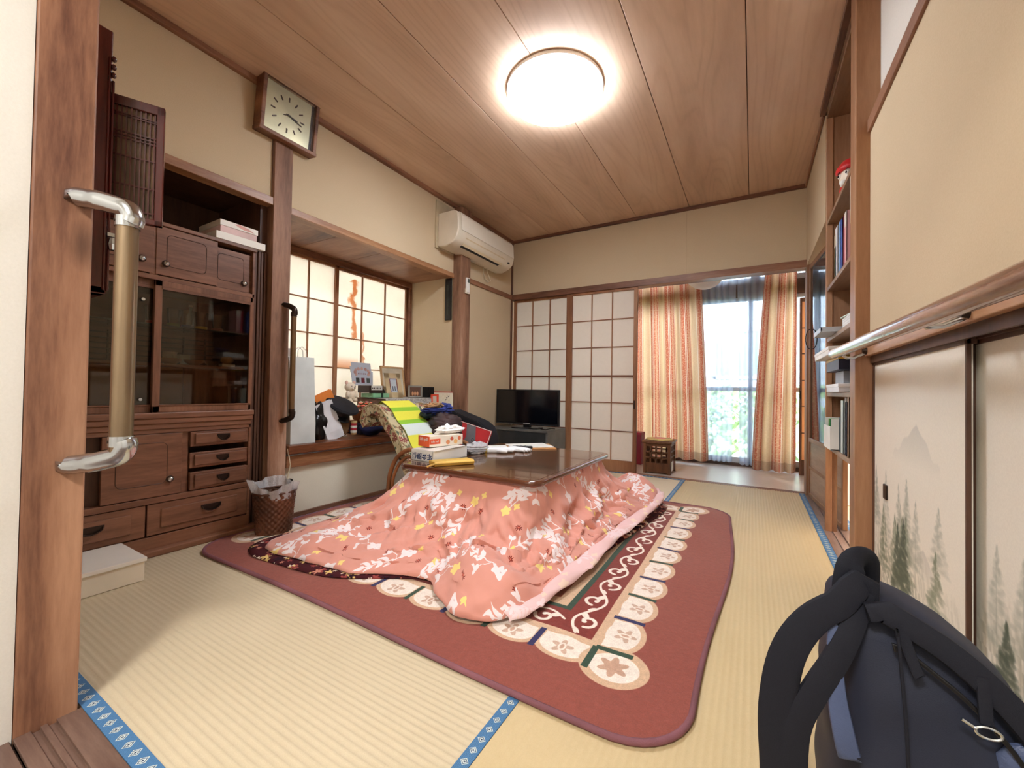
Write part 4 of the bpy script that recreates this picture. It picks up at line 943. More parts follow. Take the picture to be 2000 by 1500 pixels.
obj('handle', MB().tube([(-2.49, .90, .935), (-2.474, .90, .925), (-2.474, .90, .905), (-2.49, .90, .9)], .004, 6), m_white, cu, smooth=True)
single('box', B(-2.54, -2.50, .935, .98, .883, .935), plain((206, 218, 220), .4), 'small pale grey tin in the cupboard behind the bowls', 'tin', bev=.003)
cb = thing('trinket', 'small carved shell ornament on a white stand in the cupboard', 'ornament', (-2.46, 1.135, .883))
obj('stand', B(-2.48, -2.44, 1.10, 1.165, .883, .898), m_white, cb, bev=.003)
obj('shell', MB().ball((-2.46, 1.132, .918), (.02, .032, .022)), plain((190, 150, 104), .5, var=.3), cb, smooth=True)
gc = [(.82, (210, 92, 84), 'pink'), (.905, (150, 170, 60), 'green'), (.965, (84, 110, 186), 'blue'), (1.025, (204, 184, 56), 'yellow'), (1.10, (150, 70, 56), 'reddish')]
for y, c, nm in gc:
    g_ = thing('glass', f'drinking glass with a {nm} base on the upper cupboard shelf', 'glass', (-2.50, y, 1.07))
    obj('body', MB().lathe([(.024, 1.083), (.030, 1.16), (.0285, 1.16), (.0225, 1.085)], (-2.50, y, 0), 16, cap=False), m_glass, g_, smooth=True, fixn=False)
    obj('base', MB().lathe([(.025, 1.07), (.026, 1.086), (.022, 1.088)], (-2.50, y, 0), 16), plain(c, .3), g_, smooth=True, label=f'{nm} base')
bt = thing('bottle', 'slim pale bottle among the glasses on the upper cupboard shelf', 'bottle', (-2.55, .995, 1.07)); obj('body', MB().lathe([(.016, 1.07), (.017, 1.14), (.007, 1.165), (.007, 1.19)], (-2.55, .995, 0), 14), plain((170, 186, 196), .2), bt, smooth=True); obj('cap', MB().lathe([(.009, 1.19), (.009, 1.2)], (-2.55, .995, 0), 12), m_white, bt)
fg = thing('figurine', 'white striped figurine in the cupboard behind the left glass door', 'figurine', (-2.46, .70, .883))
obj('body', MB().lathe([(.014, .883), (.02, .91), (.012, .955), (.019, .975), (.016, .99), (.001, .995)], (-2.46, .70, 0), 14), m_white, fg, smooth=True); obj('stripes', MB().lathe([(.0175, .955), (.0175, .958)], (-2.46, .70, 0), 14).lathe([(.0195, .968), (.0195, .971)], (-2.46, .70, 0), 14).lathe([(.0185, .98), (.0185, .983)], (-2.46, .70, 0), 14), m_bronze, fg)
# boxes on top of the cupboard
m_pk = plain((226, 196, 190), .6); m_ww = plain((240, 236, 226), .5, var=.01)
single('gift_box', B(-2.62, -2.352, 1.018, 1.262, 1.534, 1.572), m_ww, 'flat white box at the bottom of the stack on the cupboard', 'box', bev=.002)
gb = thing('gift_box', 'pale pink box with a white lid on top of the flat white box', 'box', (-2.5, 1.13, 1.572)); obj('body', B(-2.60, -2.372, 1.045, 1.225, 1.573, 1.612), m_pk, gb, bev=.002)
obj('lid', B(-2.603, -2.369, 1.042, 1.23, 1.612, 1.642), m_ww, gb, bev=.002); obj('floral_print', MB().prism([(1.11, 1.634), (1.135, 1.640), (1.18, 1.632), (1.21, 1.618), (1.16, 1.618), (1.13, 1.626)], 'X', -2.369, -2.3685), plain((226, 170, 160), .6), gb)

# ================================================================ grab bars and handrail
def grab_bar(label, bx, by, z0, z1, px_, py, r, m):
    t_ = thing('grab_bar', label, 'grab bar', (px_, py, z0))
    obj('bar', MB().tube([(bx, by, z0 + .01), (bx, by, z1 - .03)], r, 20), m, t_, smooth=True)
    dx, dy = bx - px_, by - py
    for z, s in ((z1, 1), (z0, -1)):
        pts = [(px_ + .001, py, z + .012 * s), (px_ + dx * .35, py + dy * .35, z + .012 * s), (px_ + dx * .7, py + dy * .7, z + .004 * s), (bx + dx * .02, by + dy * .02, z - .010 * s), (bx, by, z - .040 * s)]
        pts = [tuple(q) for q in np.array(catmull(pts, 5, False))[0:21]]
        pts = pts[:20]
        obj('bracket', MB().tube(pts, [r * 1.0] * 6 + [r * 1.08] * (len(pts) - 6), 18), m_chrome if m is m_metal else m_bronze, t_, smooth=True)
        obj('collar', MB().lathe([(r * 1.12, z - .052 * s), (r * 1.12, z - .028 * s)], (bx, by, 0), 20), m_chrome if m is m_metal else m_bronze, t_, smooth=True)
        obj('screw', MB().lathe([(.004, by - r * 1.14), (.004, by - r * 1.05)], (bx, 0, z - .04 * s), 8, 'Y'), m_bronze, t_)
grab_bar('large silver and beige vertical grab bar on the doorway post', -1.292, .372, .605, 1.205, -1.384, .305, .0215, m_metal)
grab_bar('slim bronze vertical grab bar on the post left of the bay window', -2.275, 1.388, .600, 1.235, -2.328, 1.36, .0145, plain((120, 92, 62), .4, .5))
hr = thing('handrail', 'long brown round handrail fixed above the painted sliding doors', 'handrail', (.30, 1.3, .93))
m_rail = wood('polished_rail_wood', (120, 84, 66), (164, 128, 106), (196, 164, 142), 'Y', .22, 8, coat=.5)
obj('rail', MB().tube([(.30, 2.20, .958), (.30, .42, .930)], .020, 24), m_rail, hr, smooth=True)
obj('end_cap', MB().tube([(.30, 2.232, .9585), (.30, 2.226, .9585), (.30, 2.198, .958)], [.015, .0195, .0195], 24), plain((200, 196, 190), .35), hr, smooth=True)
for y in (1.17, 2.02, .5):
    obj('bracket', MB().tube([(.302, y, .936), (.312, y, .926), (.335, y, .926), (.372, y, .944)], .006, 8), m_chrome, hr, smooth=True)
    obj('flange', MB().lathe([(.013, .360), (.015, .372)], (0, y, .952), 16, 'X'), m_bronze, hr, smooth=True)

# ================================================================ small hanging cabinet with an open lattice door
hc = thing('hanging_cabinet', 'dark red hanging cabinet with its lattice door open behind the doorway post', 'cabinet', (-1.58, .37, 1.05))
obj('side', MB().box(-1.54, -1.50, .338, .392, 1.02, 1.735), m_red, hc, bev=.003)
cn = MB().box(-1.72, -1.54, .338, .352, 1.02, 1.735).box(-1.72, -1.70, .338, .392, 1.02, 1.735).box(-1.72, -1.5, .338, .392, 1.02, 1.04)
obj('body', cn, m_red, hc, bev=.002)
obj('fluting', MB().tube([(-1.499, .386, 1.03), (-1.499, .386, 1.66)], .003, 6).tube([(-1.499, .394, 1.03), (-1.499, .394, 1.6)], .003, 6), m_red, hc, smooth=True)
for k in range(3): obj('carved_bead', MB().ball((-1.499, .394, 1.66 - .022 * k), (.006, .006, .008), 8, 6), m_red, hc, smooth=True)
obj('latch', MB().box(-1.502, -1.485, .388, .41, 1.175, 1.185).lathe([(.010, 1.14), (.013, 1.155), (.010, 1.172)], (-1.49, .403, 0), 10), m_chrome, hc)
dm = Matrix.Translation((-1.532, .396, 1.236)) @ Matrix.Rotation(R(-25), 4, 'Z')
dw, dh = .118, .345
dr = obj('door', xf(MB().box(-.009, .009, 0, .010, 0, dh).box(-.009, .009, dw - .018, dw, 0, dh).box(-.009, .009, 0, dw, dh - .026, dh).box(-.009, .009, 0, dw, 0, .016), dm), m_red, hc, bev=.002)
for k in range(9): obj('slat', xf(MB().box(.001, .005, .0145 + k * .0100, .0180 + k * .0100, .016, dh - .026), dm), m_red, dr)
for z in (.298, .292, .247, .238, .229, .18, .10, .03): obj('lattice_bar', xf(MB().box(.001, .006, .010, dw - .018, z, z + .003), dm), m_red, dr)
obj('pane', xf(MB().box(-.003, -.001, .008, dw - .016, .014, dh - .02), dm), plain((120, 92, 66), .15, var=.3), dr)

# ================================================================ storage box and waste basket
sb = thing('storage_box', 'white lidded storage box on the matting in front of the cupboard', 'box', (-2.2, .52, 0.002))
obj('body', B(-2.345, -2.082, .36, .682, .002, .078), m_ivory, sb, bev=.002); obj('lid', B(-2.349, -2.076, .356, .688, .078, .094), plain((238, 232, 220), .4, var=.01), sb, bev=.002)
obj('handle_slot', B(-2.23, -2.19, .395, .45, .093, .0946), plain((120, 70, 60), .6), sb)
wb = thing('waste_basket', 'woven brown wicker waste basket with a clear liner beside the cupboard', 'basket', (-2.19, 1.255, .002))
def wv(u, v):
    a = u * 2 * math.pi; iu = int(u * 40 + .5); iv = v * 15
    rr_ = (.083 + .017 * v) * (1 - .03 * math.sin(v * math.pi)) + .0032 * (math.sin(u * 40 * math.pi * 2 / 2 + (math.pi if int(iv) % 2 else 0))) * math.sin(math.pi * (iv % 1))
    return (-2.19 + rr_ * math.cos(a) * .92, 1.255 + rr_ * math.sin(a) * 1.05, .004 + .222 * v)
obj('weave', MB().grid(wv, 160, 60, closed=True), plain((96, 58, 38), .45, var=.25, bump=.4, bscale=300), wb, smooth=True, fixn=False, solid=-.003)
obj('rim', MB().tube([(-2.19 + .1 * math.cos(a) * .92, 1.255 + .1 * math.sin(a) * 1.05, .226) for a in np.linspace(0, 2 * math.pi, 41)], .0055, 8, False), plain((84, 50, 34), .45), wb, smooth=True)
obj('bottom', MB().lathe([(.082, .003), (.082, .008)], (-2.19, 1.255, 0), 24), plain((84, 50, 34), .6), wb)
def lin_(u, v):
    a = u * 2 * math.pi; fold = .010 * math.sin(a * 9) + .006 * math.sin(a * 17 + 1)
    r_ = .088 + .016 * v + fold * v + (.012 * (1 if math.cos(a - 3.6) > .3 else 0)) * v
    return (-2.19 + r_ * math.cos(a), 1.255 + r_ * math.sin(a) * 1.05, .19 + .075 * v + .018 * math.sin(a * 3 + .5) * v + .022 * max(0, math.cos(a - 3.9)) * v)
t = NT('crinkled_clear_plastic'); t.fin((226, 228, 232), .18, 0, .8)
tr = t.n('ShaderNodeBsdfTransparent'); mx = t.n('ShaderNodeMixShader'); mx.inputs[0].default_value = .62; t.l(tr.outputs[0], mx.inputs[1]); t.l(t.b.outputs[0], mx.inputs[2]); t.l(mx.outputs[0], t.out.inputs[0])
t.bump(t.noise(t.coord(), 60, 3, .6, 1.5), .9, .01); m_plastic = t.m
obj('liner', MB().grid(lin_, 90, 10, closed=True), m_plastic, wb, smooth=True, fixn=False)
single('cable', MB().tube([(-2.325, 1.40, .42), (-2.30, 1.404, .33), (-2.322, 1.40, .24), (-2.30, 1.41, .16), (-2.315, 1.40, .1)], .003, 6), m_cord, 'thin cream cord hanging down the post behind the waste basket', 'cable', smooth=True)
single('plug', B(-2.33, -2.305, 1.395, 1.425, .215, .245), m_black, 'small black plug on the cord by the waste basket', 'plug', bev=.003)

# ================================================================ legless rattan chair and what is piled on it
def chair_floral():
    P = Pic(.4, .4, 900, (196, 182, 146), True); rs = np.random.RandomState(9)
    for _ in range(150):
        c = [(120, 118, 92), (84, 96, 78), (150, 120, 92), (214, 204, 172)][rs.randint(4)]; P.leaf(rs.rand() * .4, rs.rand() * .4, .02 + .03 * rs.rand(), .007, rs.rand() * 6.3, c)
    for _ in range(34):
        x, y = rs.rand() * .4, rs.rand() * .4; c = [(168, 104, 92), (132, 100, 74), (150, 84, 80)][rs.randint(3)]
        P.flower(x, y, .022, 6, c, rs.rand() * 6, .2); P.flower(x, y, .013, 5, tuple(v_ * .75 for v_ in c), rs.rand() * 6, .3); P.ell(x, y, .004, .004, 0, (222, 196, 150))
    return P.a
m_tapestry = image_mat('tapestry_roses', chair_floral(), .85, bump=(300, .4, .2))
fc = thing('floor_chair', 'rattan floor chair with a rose tapestry cushion behind the low table', 'chair', (-1.9, 2.12, .002))
BP = [(-2.19, .55), (-2.18, .598), (-2.145, .612), (-2.10, .585), (-2.05, .525), (-1.99, .47), (-1.93, .38), (-1.87, .27), (-1.83, .20)]
def back_slab(y0, y1, prof_, th, seg=12, lift=0.0):
    P_ = np.array(catmull([*prof_], 4, False))[:4 * (len(prof_) - 1) + 1]
    T_ = np.gradient(P_, axis=0); N_ = np.stack([-T_[:, 1], T_[:, 0]], 1); N_ /= np.linalg.norm(N_, axis=1)[:, None]; N_ = -N_ if N_[len(N_) // 2][0] < 0 else N_
    n = len(P_); mb = MB()
    A_ = P_ + N_ * (th + lift); Bk = P_ + N_ * lift
    cum = np.concatenate([[0], np.cumsum(np.linalg.norm(np.diff(A_, axis=0), axis=1))])
    vs = []; 
    for s_, arr_ in ((0, A_), (1, Bk)):
        for i in range(n):
            for k in range(seg + 1): vs.append((arr_[i][0], y0 + (y1 - y0) * k / seg, arr_[i][1]))
    w = seg + 1; fs = []; us = []
    for i in range(n - 1):
        for k in range(seg):
            fs.append((i * w + k, i * w + k + 1, (i + 1) * w + k + 1, (i + 1) * w + k)); yy0, yy1 = y0 + (y1 - y0) * k / seg, y0 + (y1 - y0) * (k + 1) / seg
            us.append([(yy0 / .4, -cum[i] / .4), (yy1 / .4, -cum[i] / .4), (yy1 / .4, -cum[i + 1] / .4), (yy0 / .4, -cum[i + 1] / .4)])
            o_ = n * w; fs.append((o_ + i * w + k, o_ + (i + 1) * w + k, o_ + (i + 1) * w + k + 1, o_ + i * w + k + 1)); us.append(us[-1])
        for k, yk in ((0, y0), (seg, y1)):
            fs.append((i * w + k, (i + 1) * w + k, n * w + (i + 1) * w + k, n * w + i * w + k)); us.append([(cum[i] / .4, 0), (cum[i + 1] / .4, 0), (cum[i + 1] / .4, th / .4), (cum[i] / .4, th / .4)])
    for i in (0, n - 1):
        for k in range(seg): fs.append((i * w + k, n * w + i * w + k, n * w + i * w + k + 1, i * w + k + 1)); us.append([(k * .1, 0), (k * .1, .1), (k * .1 + .1, .1), (k * .1 + .1, 0)])
    return mb.add(vs, fs, us), A_
mbk, AF = back_slab(1.86, 2.30, BP, .06)
bk = obj('back_cushion', mbk, m_tapestry, fc, smooth=True, bev=.012)
for yy_ in (1.86, 2.30): obj('piping', MB().tube([(p[0] + .002, yy_, p[1] + .002) for p in AF], .005, 6), plain((170, 150, 110), .8), bk, smooth=True)
ms, _ = back_slab(1.86, 2.40, [(-1.93, .23), (-1.80, .225), (-1.70, .22)], .0, 8)
obj('seat_cushion', MB().box(-1.90, -1.69, 1.86, 2.30, .14, .215), m_tapestry, fc, bev=.02, smooth=True, bseg=3)
fr = MB()
for y in (1.83, 2.33):
    fr.tube([tuple(p) for p in catmull([(-1.93, y, .02), (-1.95, y, .20), (-1.90, y, .34), (-1.80, y, .405), (-1.71, y, .40), (-1.69, y, .30), (-1.70, y, .14), (-1.72, y, .02)], 6, False)][:43], .0135, 10)
obj('frame', MB().tube([(-1.93, 1.83, .12), (-1.93, 2.33, .12)], .012, 8).tube([(-1.72, 1.83, .12), (-1.72, 2.33, .12)], .012, 8), m_rattan, fc, smooth=True)
for y in (1.83, 2.33):
    pts_ = catmull([(-1.93, y, .02), (-1.955, y, .20), (-1.90, y, .34), (-1.80, y, .408), (-1.72, y, .395), (-1.688, y, .30), (-1.70, y, .14), (-1.72, y, .02)], 6, False)[:43]
    obj('armrest', MB().tube([tuple(p) for p in pts_], .0135, 10), m_rattan, fc, smooth=True)
    pts_ = catmull([(-1.90, y, .02), (-1.925, y, .18), (-1.88, y, .30), (-1.80, y, .365), (-1.74, y, .355), (-1.715, y, .28), (-1.73, y, .14), (-1.75, y, .02)], 6, False)[:43]
    obj('armrest', MB().tube([tuple(p) for p in pts_], .010, 10), m_rattan, fc, smooth=True)
def towel_print():
    a = np.zeros((200, 60, 3)); YL, GN, WH = (238, 232, 84), (150, 200, 62), (222, 232, 226)
    for i in range(200):
        v = i / 200; c = GN if v < .045 else YL if v < .28 else GN if v < .35 else YL if v < .50 else GN if v < .59 else WH if v < .72 else YL
        a[199 - i] = c
    a[:, :2] = (120, 120, 60); return a
mt, _ = back_slab(1.935, 2.20, [(-2.178, .612), (-2.145, .613), (-2.10, .585), (-2.05, .525), (-1.99, .47), (-1.93, .38), (-1.895, .315)], .004, 10, .062)
mt.uv = {}
nT = 4 * 6 + 1
for fi, fc_ in enumerate(mt.f): mt.uv[fi] = [(((mt.v[k][1] - 1.935) / .265) * .98 + .01, 1 - ((k % (nT * 11)) // 11) / (nT - 1) * .98 - .01) for k in fc_]
mt.v = [(v[0] + .004 * math.sin(v[2] * 40), v[1] + .05 * (v[2] - .5) * (-.4), v[2]) for v in mt.v]
tw = obj('towel', mt, image_mat('striped_towel', towel_print(), .95, bump=(400, .5, .2), ext='EXTEND'), None, smooth=True); tagit(tw, 'yellow and lime striped towel hanging over the floor chair', 'towel')
def blob(c, r, seed, amp=.12, n=36, m=24, fq=3.0, quilt=0, flat=None):
    def fn(u, v):
        a, b = u * 2 * math.pi, math.pi * v; d = Vector((math.sin(b) * math.cos(a), math.sin(b) * math.sin(a), -math.cos(b)))
        k = 1 + amp * (math.sin(d.x * fq * 2.1 + seed) * math.cos(d.y * fq * 1.7 + seed * 2) + .6 * math.sin(d.z * fq * 3.3 + seed * 3 + d.x * 2) + .4 * math.sin(d.y * fq * 5 + d.z * 6 + seed))
        if quilt: k -= .07 * abs(math.sin(d.z * quilt + d.y * 1.6)) ** 8
        p = Vector((c[0] + d.x * r[0] * k, c[1] + d.y * r[1] * k, c[2] + d.z * r[2] * k))
        if flat is not None and p.z < flat: p.z = flat
        return tuple(p)
    return MB().grid(fn, n, m, closed=True)
jk = thing('jacket', 'dark brown quilted jacket heaped over the back of the floor chair', 'jacket', (-1.85, 2.5, .22))
m_jk = plain((62, 44, 44), .55, var=.2, bump=.5, bscale=26)
obj('body', blob((-1.93, 2.33, .47), (.10, .17, .15), 1.0, .10, 60, 44, 2.4, 15), m_jk, jk, smooth=True, fixn=False)
obj('sleeve', blob((-1.775, 2.10, .34), (.080, .12, .125), 2.2, .09, 44, 32, 2.2, 12), m_jk, jk, smooth=True, fixn=False)
obj('collar', blob((-1.99, 2.23, .60), (.05, .08, .032), 3.3, .12, 30, 20, 3), plain((36, 54, 60), .6, var=.2), jk, smooth=True, fixn=False)
bc_ = thing('clothes', 'crumpled royal blue garment on top of the brown jacket', 'clothes', (-2.0, 2.42, .62))
obj('garment', blob((-1.97, 2.26, .625), (.055, .11, .026), 4.2, .16, 44, 26, 4.5), plain((42, 52, 112), .85, var=.35, bump=.5, bscale=60), bc_, smooth=True, fixn=False)
obj('sleeve', blob((-2.02, 2.42, .63), (.045, .085, .045), 5.2, .2, 44, 26, 4.5), plain((58, 74, 150), .85, var=.35, bump=.5, bscale=60), bc_, smooth=True, fixn=False)
single('scarf', blob((-1.98, 2.27, .66), (.05, .085, .020), 6.1, .22, 40, 22, 5), plain((186, 150, 112), .9, var=.25, bump=.5, bscale=80), 'beige and brown scarf lying on the blue garment', 'scarf', smooth=True, fixn=False)
bb = thing('bag', 'long black padded bag lying behind the low table', 'bag', (-2.0, 2.86, .02))
pf = [(-2.30, .03), (-2.30, .55), (-2.27, .605), (-2.22, .605), (-2.08, .565), (-1.93, .52), (-1.86, .475), (-1.825, .40), (-1.815, .03)]
obj('body', MB().prism(pf, 'Y', 2.74, 2.92), m_blackcloth, bb, bev=.03, smooth=True, bseg=4)
obj('seam', MB().tube([(p[0], 2.738, p[1]) for p in pf[1:-1]], .003, 6), m_black, bb, smooth=True)
obj('strap', MB().tube([(-1.86, 2.735, .45), (-1.83, 2.72, .43), (-1.82, 2.73, .3)], .008, 8), m_black, bb, smooth=True)
rp = thing('pouch', 'red and grey printed flat pouch leaning on the black bag', 'pouch', (-1.92, 2.68, .3))
rm = Matrix.Translation((-1.955, 2.70, .425)) @ Matrix.Rotation(R(12), 4, 'Y') @ Matrix.Rotation(R(-14), 4, 'X')
rpb = obj('panel', xf(MB().box(-.175, .175, -.006, .006, -.13, .07), rm), plain((206, 52, 56), .6), rp, bev=.002)
obj('grey_panel', xf(MB().prism([(-.055, -.13), (.035, -.13), (.055, -.04), (.02, .066), (-.07, .066), (-.04, -.03)], 'Y', -.0085, -.006), rm), plain((122, 118, 122), .6, bump=.3, bscale=400), rpb)
for a_, b_ in (((-.172, -.125), (-.172, .066)), ((-.172, .066), (.172, .066)), ((.172, .066), (.172, -.125))):
    obj('white_edging', xf(MB().tube([(a_[0], -.0075, a_[1]), (b_[0], -.0075, b_[1])], .0028, 6), rm), m_white, rpb)
for k in range(5): obj('black_ornament', xf(MB().tube([(.03 + .018 * k + .010 * math.cos(q), -.0085, -.045 - .006 * k + .012 * math.sin(q)) for q in np.linspace(0, 5.5, 10)], .002, 5), rm), m_black if k < 3 else m_white, rpb)

# ================================================================ on the low table
Zt = .3812
hb_ = thing('box', 'low white box with upside-down handwriting at the left corner of the table', 'box', (-1.56, 1.84, Zt), world=False, rot=(0, 0, R(-4)))
hb_.location = (-1.565, 1.85, Zt); bx = (-.085, .085, -.14, .14)
obj('body', MB().box(bx[0], bx[1], bx[2], bx[3], 0, .004).box(bx[0], bx[0] + .003, bx[2], bx[3], 0, .060).box(bx[1] - .003, bx[1], bx[2], bx[3], 0, .060).box(bx[0], bx[1], bx[2], bx[2] + .003, 0, .060).box(bx[0], bx[1], bx[3] - .003, bx[3], 0, .060), m_white, hb_)
obj('lid', xf(MB().box(-.088, .088, -.15, .10, 0, .003), Matrix.Translation((0, .02, .0615)) @ Matrix.Rotation(R(1.5), 4, 'X')), plain((210, 204, 196), .5), hb_)
text('handwriting', '年金関係', .040, plain((24, 48, 100), .6), hb_, Matrix.Translation((0, bx[2] - .0008, .029)) @ Matrix.Rotation(R(90), 4, 'X') @ Matrix.Rotation(R(180), 4, 'Z'), bold=.0006)
tx_ = thing('tissue_box', 'orange and white tissue box with a tissue pulled up, on the handwritten box', 'tissue box', (-1.615, 1.87, .447), world=False, rot=(0, 0, R(-14)))
tx_.location = (-1.60, 1.90, .4485)
tb_ = obj('carton', MB().box(-.055, .055, -.12, .12, 0, .062), plain((244, 232, 214), .5, var=.02), tx_, bev=.002)
obj('orange_end', MB().box(-.0555, .0555, -.1208, -.119, 0.001, .0615), plain((236, 104, 62), .5, var=.02), tb_)
obj('orange_side_label', MB().box(.0548, .0556, -.118, -.045, .016, .046), plain((232, 96, 60), .5, var=.02), tb_)
text('lettering', 'Life yell', .026, m_white, tb_, Matrix.Translation((0.0, -.1213, .042)) @ Matrix.Rotation(R(90), 4, 'X'))
text('lettering', 'Life yell', .017, m_white, tb_, Matrix.Translation((.0562, -.082, .031)) @ Matrix.Rotation(R(90), 4, 'Z') @ Matrix.Rotation(R(90), 4, 'X'))
for k in range(4): obj('flower_print', xf(MB().lathe([(.014 - .002 * (k % 2), 0), (.014 - .002 * (k % 2), .0006)], (0, 0, 0), 10), Matrix.Translation((.0552, .01 + .028 * k, .022 + .018 * (k % 2))) @ Matrix.Rotation(R(90), 4, 'Y')), plain([(240, 160, 110), (230, 110, 80), (244, 190, 120), (236, 130, 90)][k], .5), tb_)
def tis(u, v):
    x = (u - .5) * .13; z = v * .06
    return (.035 * math.sin(u * 9) * (.3 + v) * .5, x * (1 - .15 * v) + .05 * v, .060 + z * (.55 + .45 * math.sin(u * 2.6 + .3)) + .006 * math.sin(u * 25))
obj('tissue', MB().grid(tis, 30, 8), plain((246, 244, 240), .9, var=.01), tx_, smooth=True, fixn=False, solid=.0012)
pl_ = thing('cloth', 'folded white cloth heaped on the tissue box', 'cloth', (-1.58, 2.02, .51))
obj('fabric', blob((-1.60, 1.98, .534), (.05, .12, .024), 2.0, .14, 44, 26, 3.2), plain((240, 238, 236), .9, var=.02, bump=.4, bscale=40), pl_, smooth=True, fixn=False)
wl = thing('wallet', 'long mustard yellow zip wallet on the front left of the table', 'wallet', (-1.37, 1.73, Zt), world=False, rot=(0, 0, R(58)))
wl.location = (-1.385, 1.735, Zt)
obj('body', MB().prism([(-.052, .004), (-.05, .0), (.05, 0), (.055, .010), (.05, .021), (-.045, .026), (-.055, .015)], 'X', -.11, .11), plain((222, 178, 82), .55, var=.06, bump=.2, bscale=90), wl, bev=.004, smooth=True)
obj('zipper', MB().box(-.111, .111, -.056, -.053, .010, .016), plain((180, 140, 60), .5), wl)
obj('pull_tab', MB().tube([(-.11, -.05, .014), (-.135, -.055, .010), (-.15, -.052, .004)], .005, 6), plain((214, 170, 84), .6), wl, smooth=True)
pb_ = thing('plastic_bag', 'clear plastic bag of small snacks beside the handwritten box', 'bag', (-1.48, 2.14, Zt))
obj('bag', blob((-1.50, 2.13, .412), (.06, .095, .036), 1.7, .13, 50, 30, 5, flat=Zt), m_plastic, pb_, smooth=True, fixn=False)
for k, c in enumerate([(120, 90, 70), (70, 74, 92), (150, 120, 96), (60, 50, 50)]): obj('packet', blob((-1.52 + .03 * (k % 2), 2.07 + .04 * k, .398), (.022, .028, .013), k, .1, 16, 10), plain(c, .4), pb_, smooth=True, fixn=False)
gv = thing('work_gloves', 'pair of white cotton work gloves with yellow cuffs in the middle of the table', 'gloves', (-1.36, 2.2, Zt))
m_gl = plain((238, 238, 240), .9, var=.03, bump=.5, bscale=500)
gm = Matrix.Translation((-1.40, 2.25, Zt)) @ Matrix.Rotation(R(-55), 4, 'Z')
pal = MB().prism([(-.045, -.09), (.045, -.09), (.050, 0.02), (.040, .05), (-.040, .05), (-.050, .02)], 'Z', .0, .028)
obj('palm', xf(pal, gm), m_gl, gv, bev=.010, smooth=True, bseg=3)
for k in range(4): obj('finger', xf(MB().tube([(-.034 + .023 * k, .035, .015), (-.040 + .027 * k, .075, .017), (-.044 + .030 * k, .10 - .012 * abs(k - 1.5), .012)], [.012, .0115, .009], 10), gm), m_gl, gv, smooth=True)
obj('thumb', xf(MB().tube([(.042, -.02, .015), (.068, .012, .015), (.072, .04, .012)], [.013, .012, .009], 10), gm), m_gl, gv, smooth=True)
obj('cuff', xf(MB().prism([(-.046, -.108), (.046, -.108), (.046, -.086), (-.046, -.086)], 'Z', -.0, .0295), gm), plain((232, 208, 110), .9, bump=.4, bscale=300), gv, bev=.006, label='yellow cuff')
gm2 = Matrix.Translation((-1.33, 2.36, Zt + .001)) @ Matrix.Rotation(R(-100), 4, 'Z')
obj('palm', xf(MB().prism([(-.04, -.08), (.04, -.08), (.046, 0.02), (.036, .05), (-.036, .05), (-.046, .02)], 'Z', .0, .022), gm2), m_gl, gv, bev=.008, smooth=True, bseg=3)
for k in range(4): obj('finger', xf(MB().tube([(-.032 + .021 * k, .04, .012), (-.036 + .024 * k, .095 - .01 * abs(k - 1.5), .010)], [.010, .008], 8), gm2), m_gl, gv, smooth=True)
rmk = thing('remote_control', 'black remote lying among papers in the middle of the table', 'remote', (-1.34, 2.5, Zt), world=False, rot=(0, 0, R(-62))); rmk.location = (-1.36, 2.47, Zt)
obj('body', MB().box(-.022, .022, -.07, .07, 0, .018), m_black, rmk, bev=.006, smooth=True)
for k in range(6): obj('button', MB().lathe([(.004, .018), (.004, .0195)], (-.009 + .018 * (k % 2), -.04 + .03 * (k // 2), 0), 8), plain((120, 120, 124), .4), rmk)
for i, (x, y, rz_, w_, h_, c, nm, z) in enumerate([(-1.50, 2.40, 40, .15, .21, (228, 226, 222), 'loose white papers beside the gloves', .0008), (-1.36, 2.58, -52, .235, .33, (206, 150, 92), 'brown paper envelope on the far end of the table', .0008)]):
    o = thing('envelope' if i else 'paper_stack', nm, 'envelope' if i else 'papers', (x, y, Zt), world=False, rot=(0, 0, R(rz_))); o.location = (x, y, Zt)
    if i:
        obj('sheet', MB().box(-w_ / 2, w_ / 2, -h_ / 2, h_ / 2, .0, .006), plain(c, .7), o, bev=.001); obj('flap', MB().prism([(-w_ / 2, -h_ / 2), (w_ / 2, -h_ / 2), (w_ / 2 - .02, -h_ / 2 + .04), (-w_ / 2 + .02, -h_ / 2 + .04)], 'Z', .006, .0066), plain((190, 136, 80), .7), o)
    else:
        for k in range(4): obj('sheet', xf(MB().box(-w_ / 2, w_ / 2, -h_ / 2, h_ / 2, .0012 * k, .0012 * k + .001), Matrix.Rotation(R(5 * k - 6), 4, 'Z')), m_white, o)
o = thing('paper_stack', 'white printed sheets lying on the brown envelope', 'papers', (-1.37, 2.60, Zt + .007), world=False, rot=(0, 0, R(-46))); o.location = (-1.37, 2.585, Zt + .0068)
for k in range(3): obj('sheet', xf(MB().box(-.105, .105, -.148, .148, .0011 * k, .0011 * k + .001), Matrix.Rotation(R(2.5 * k), 4, 'Z')), m_white, o)

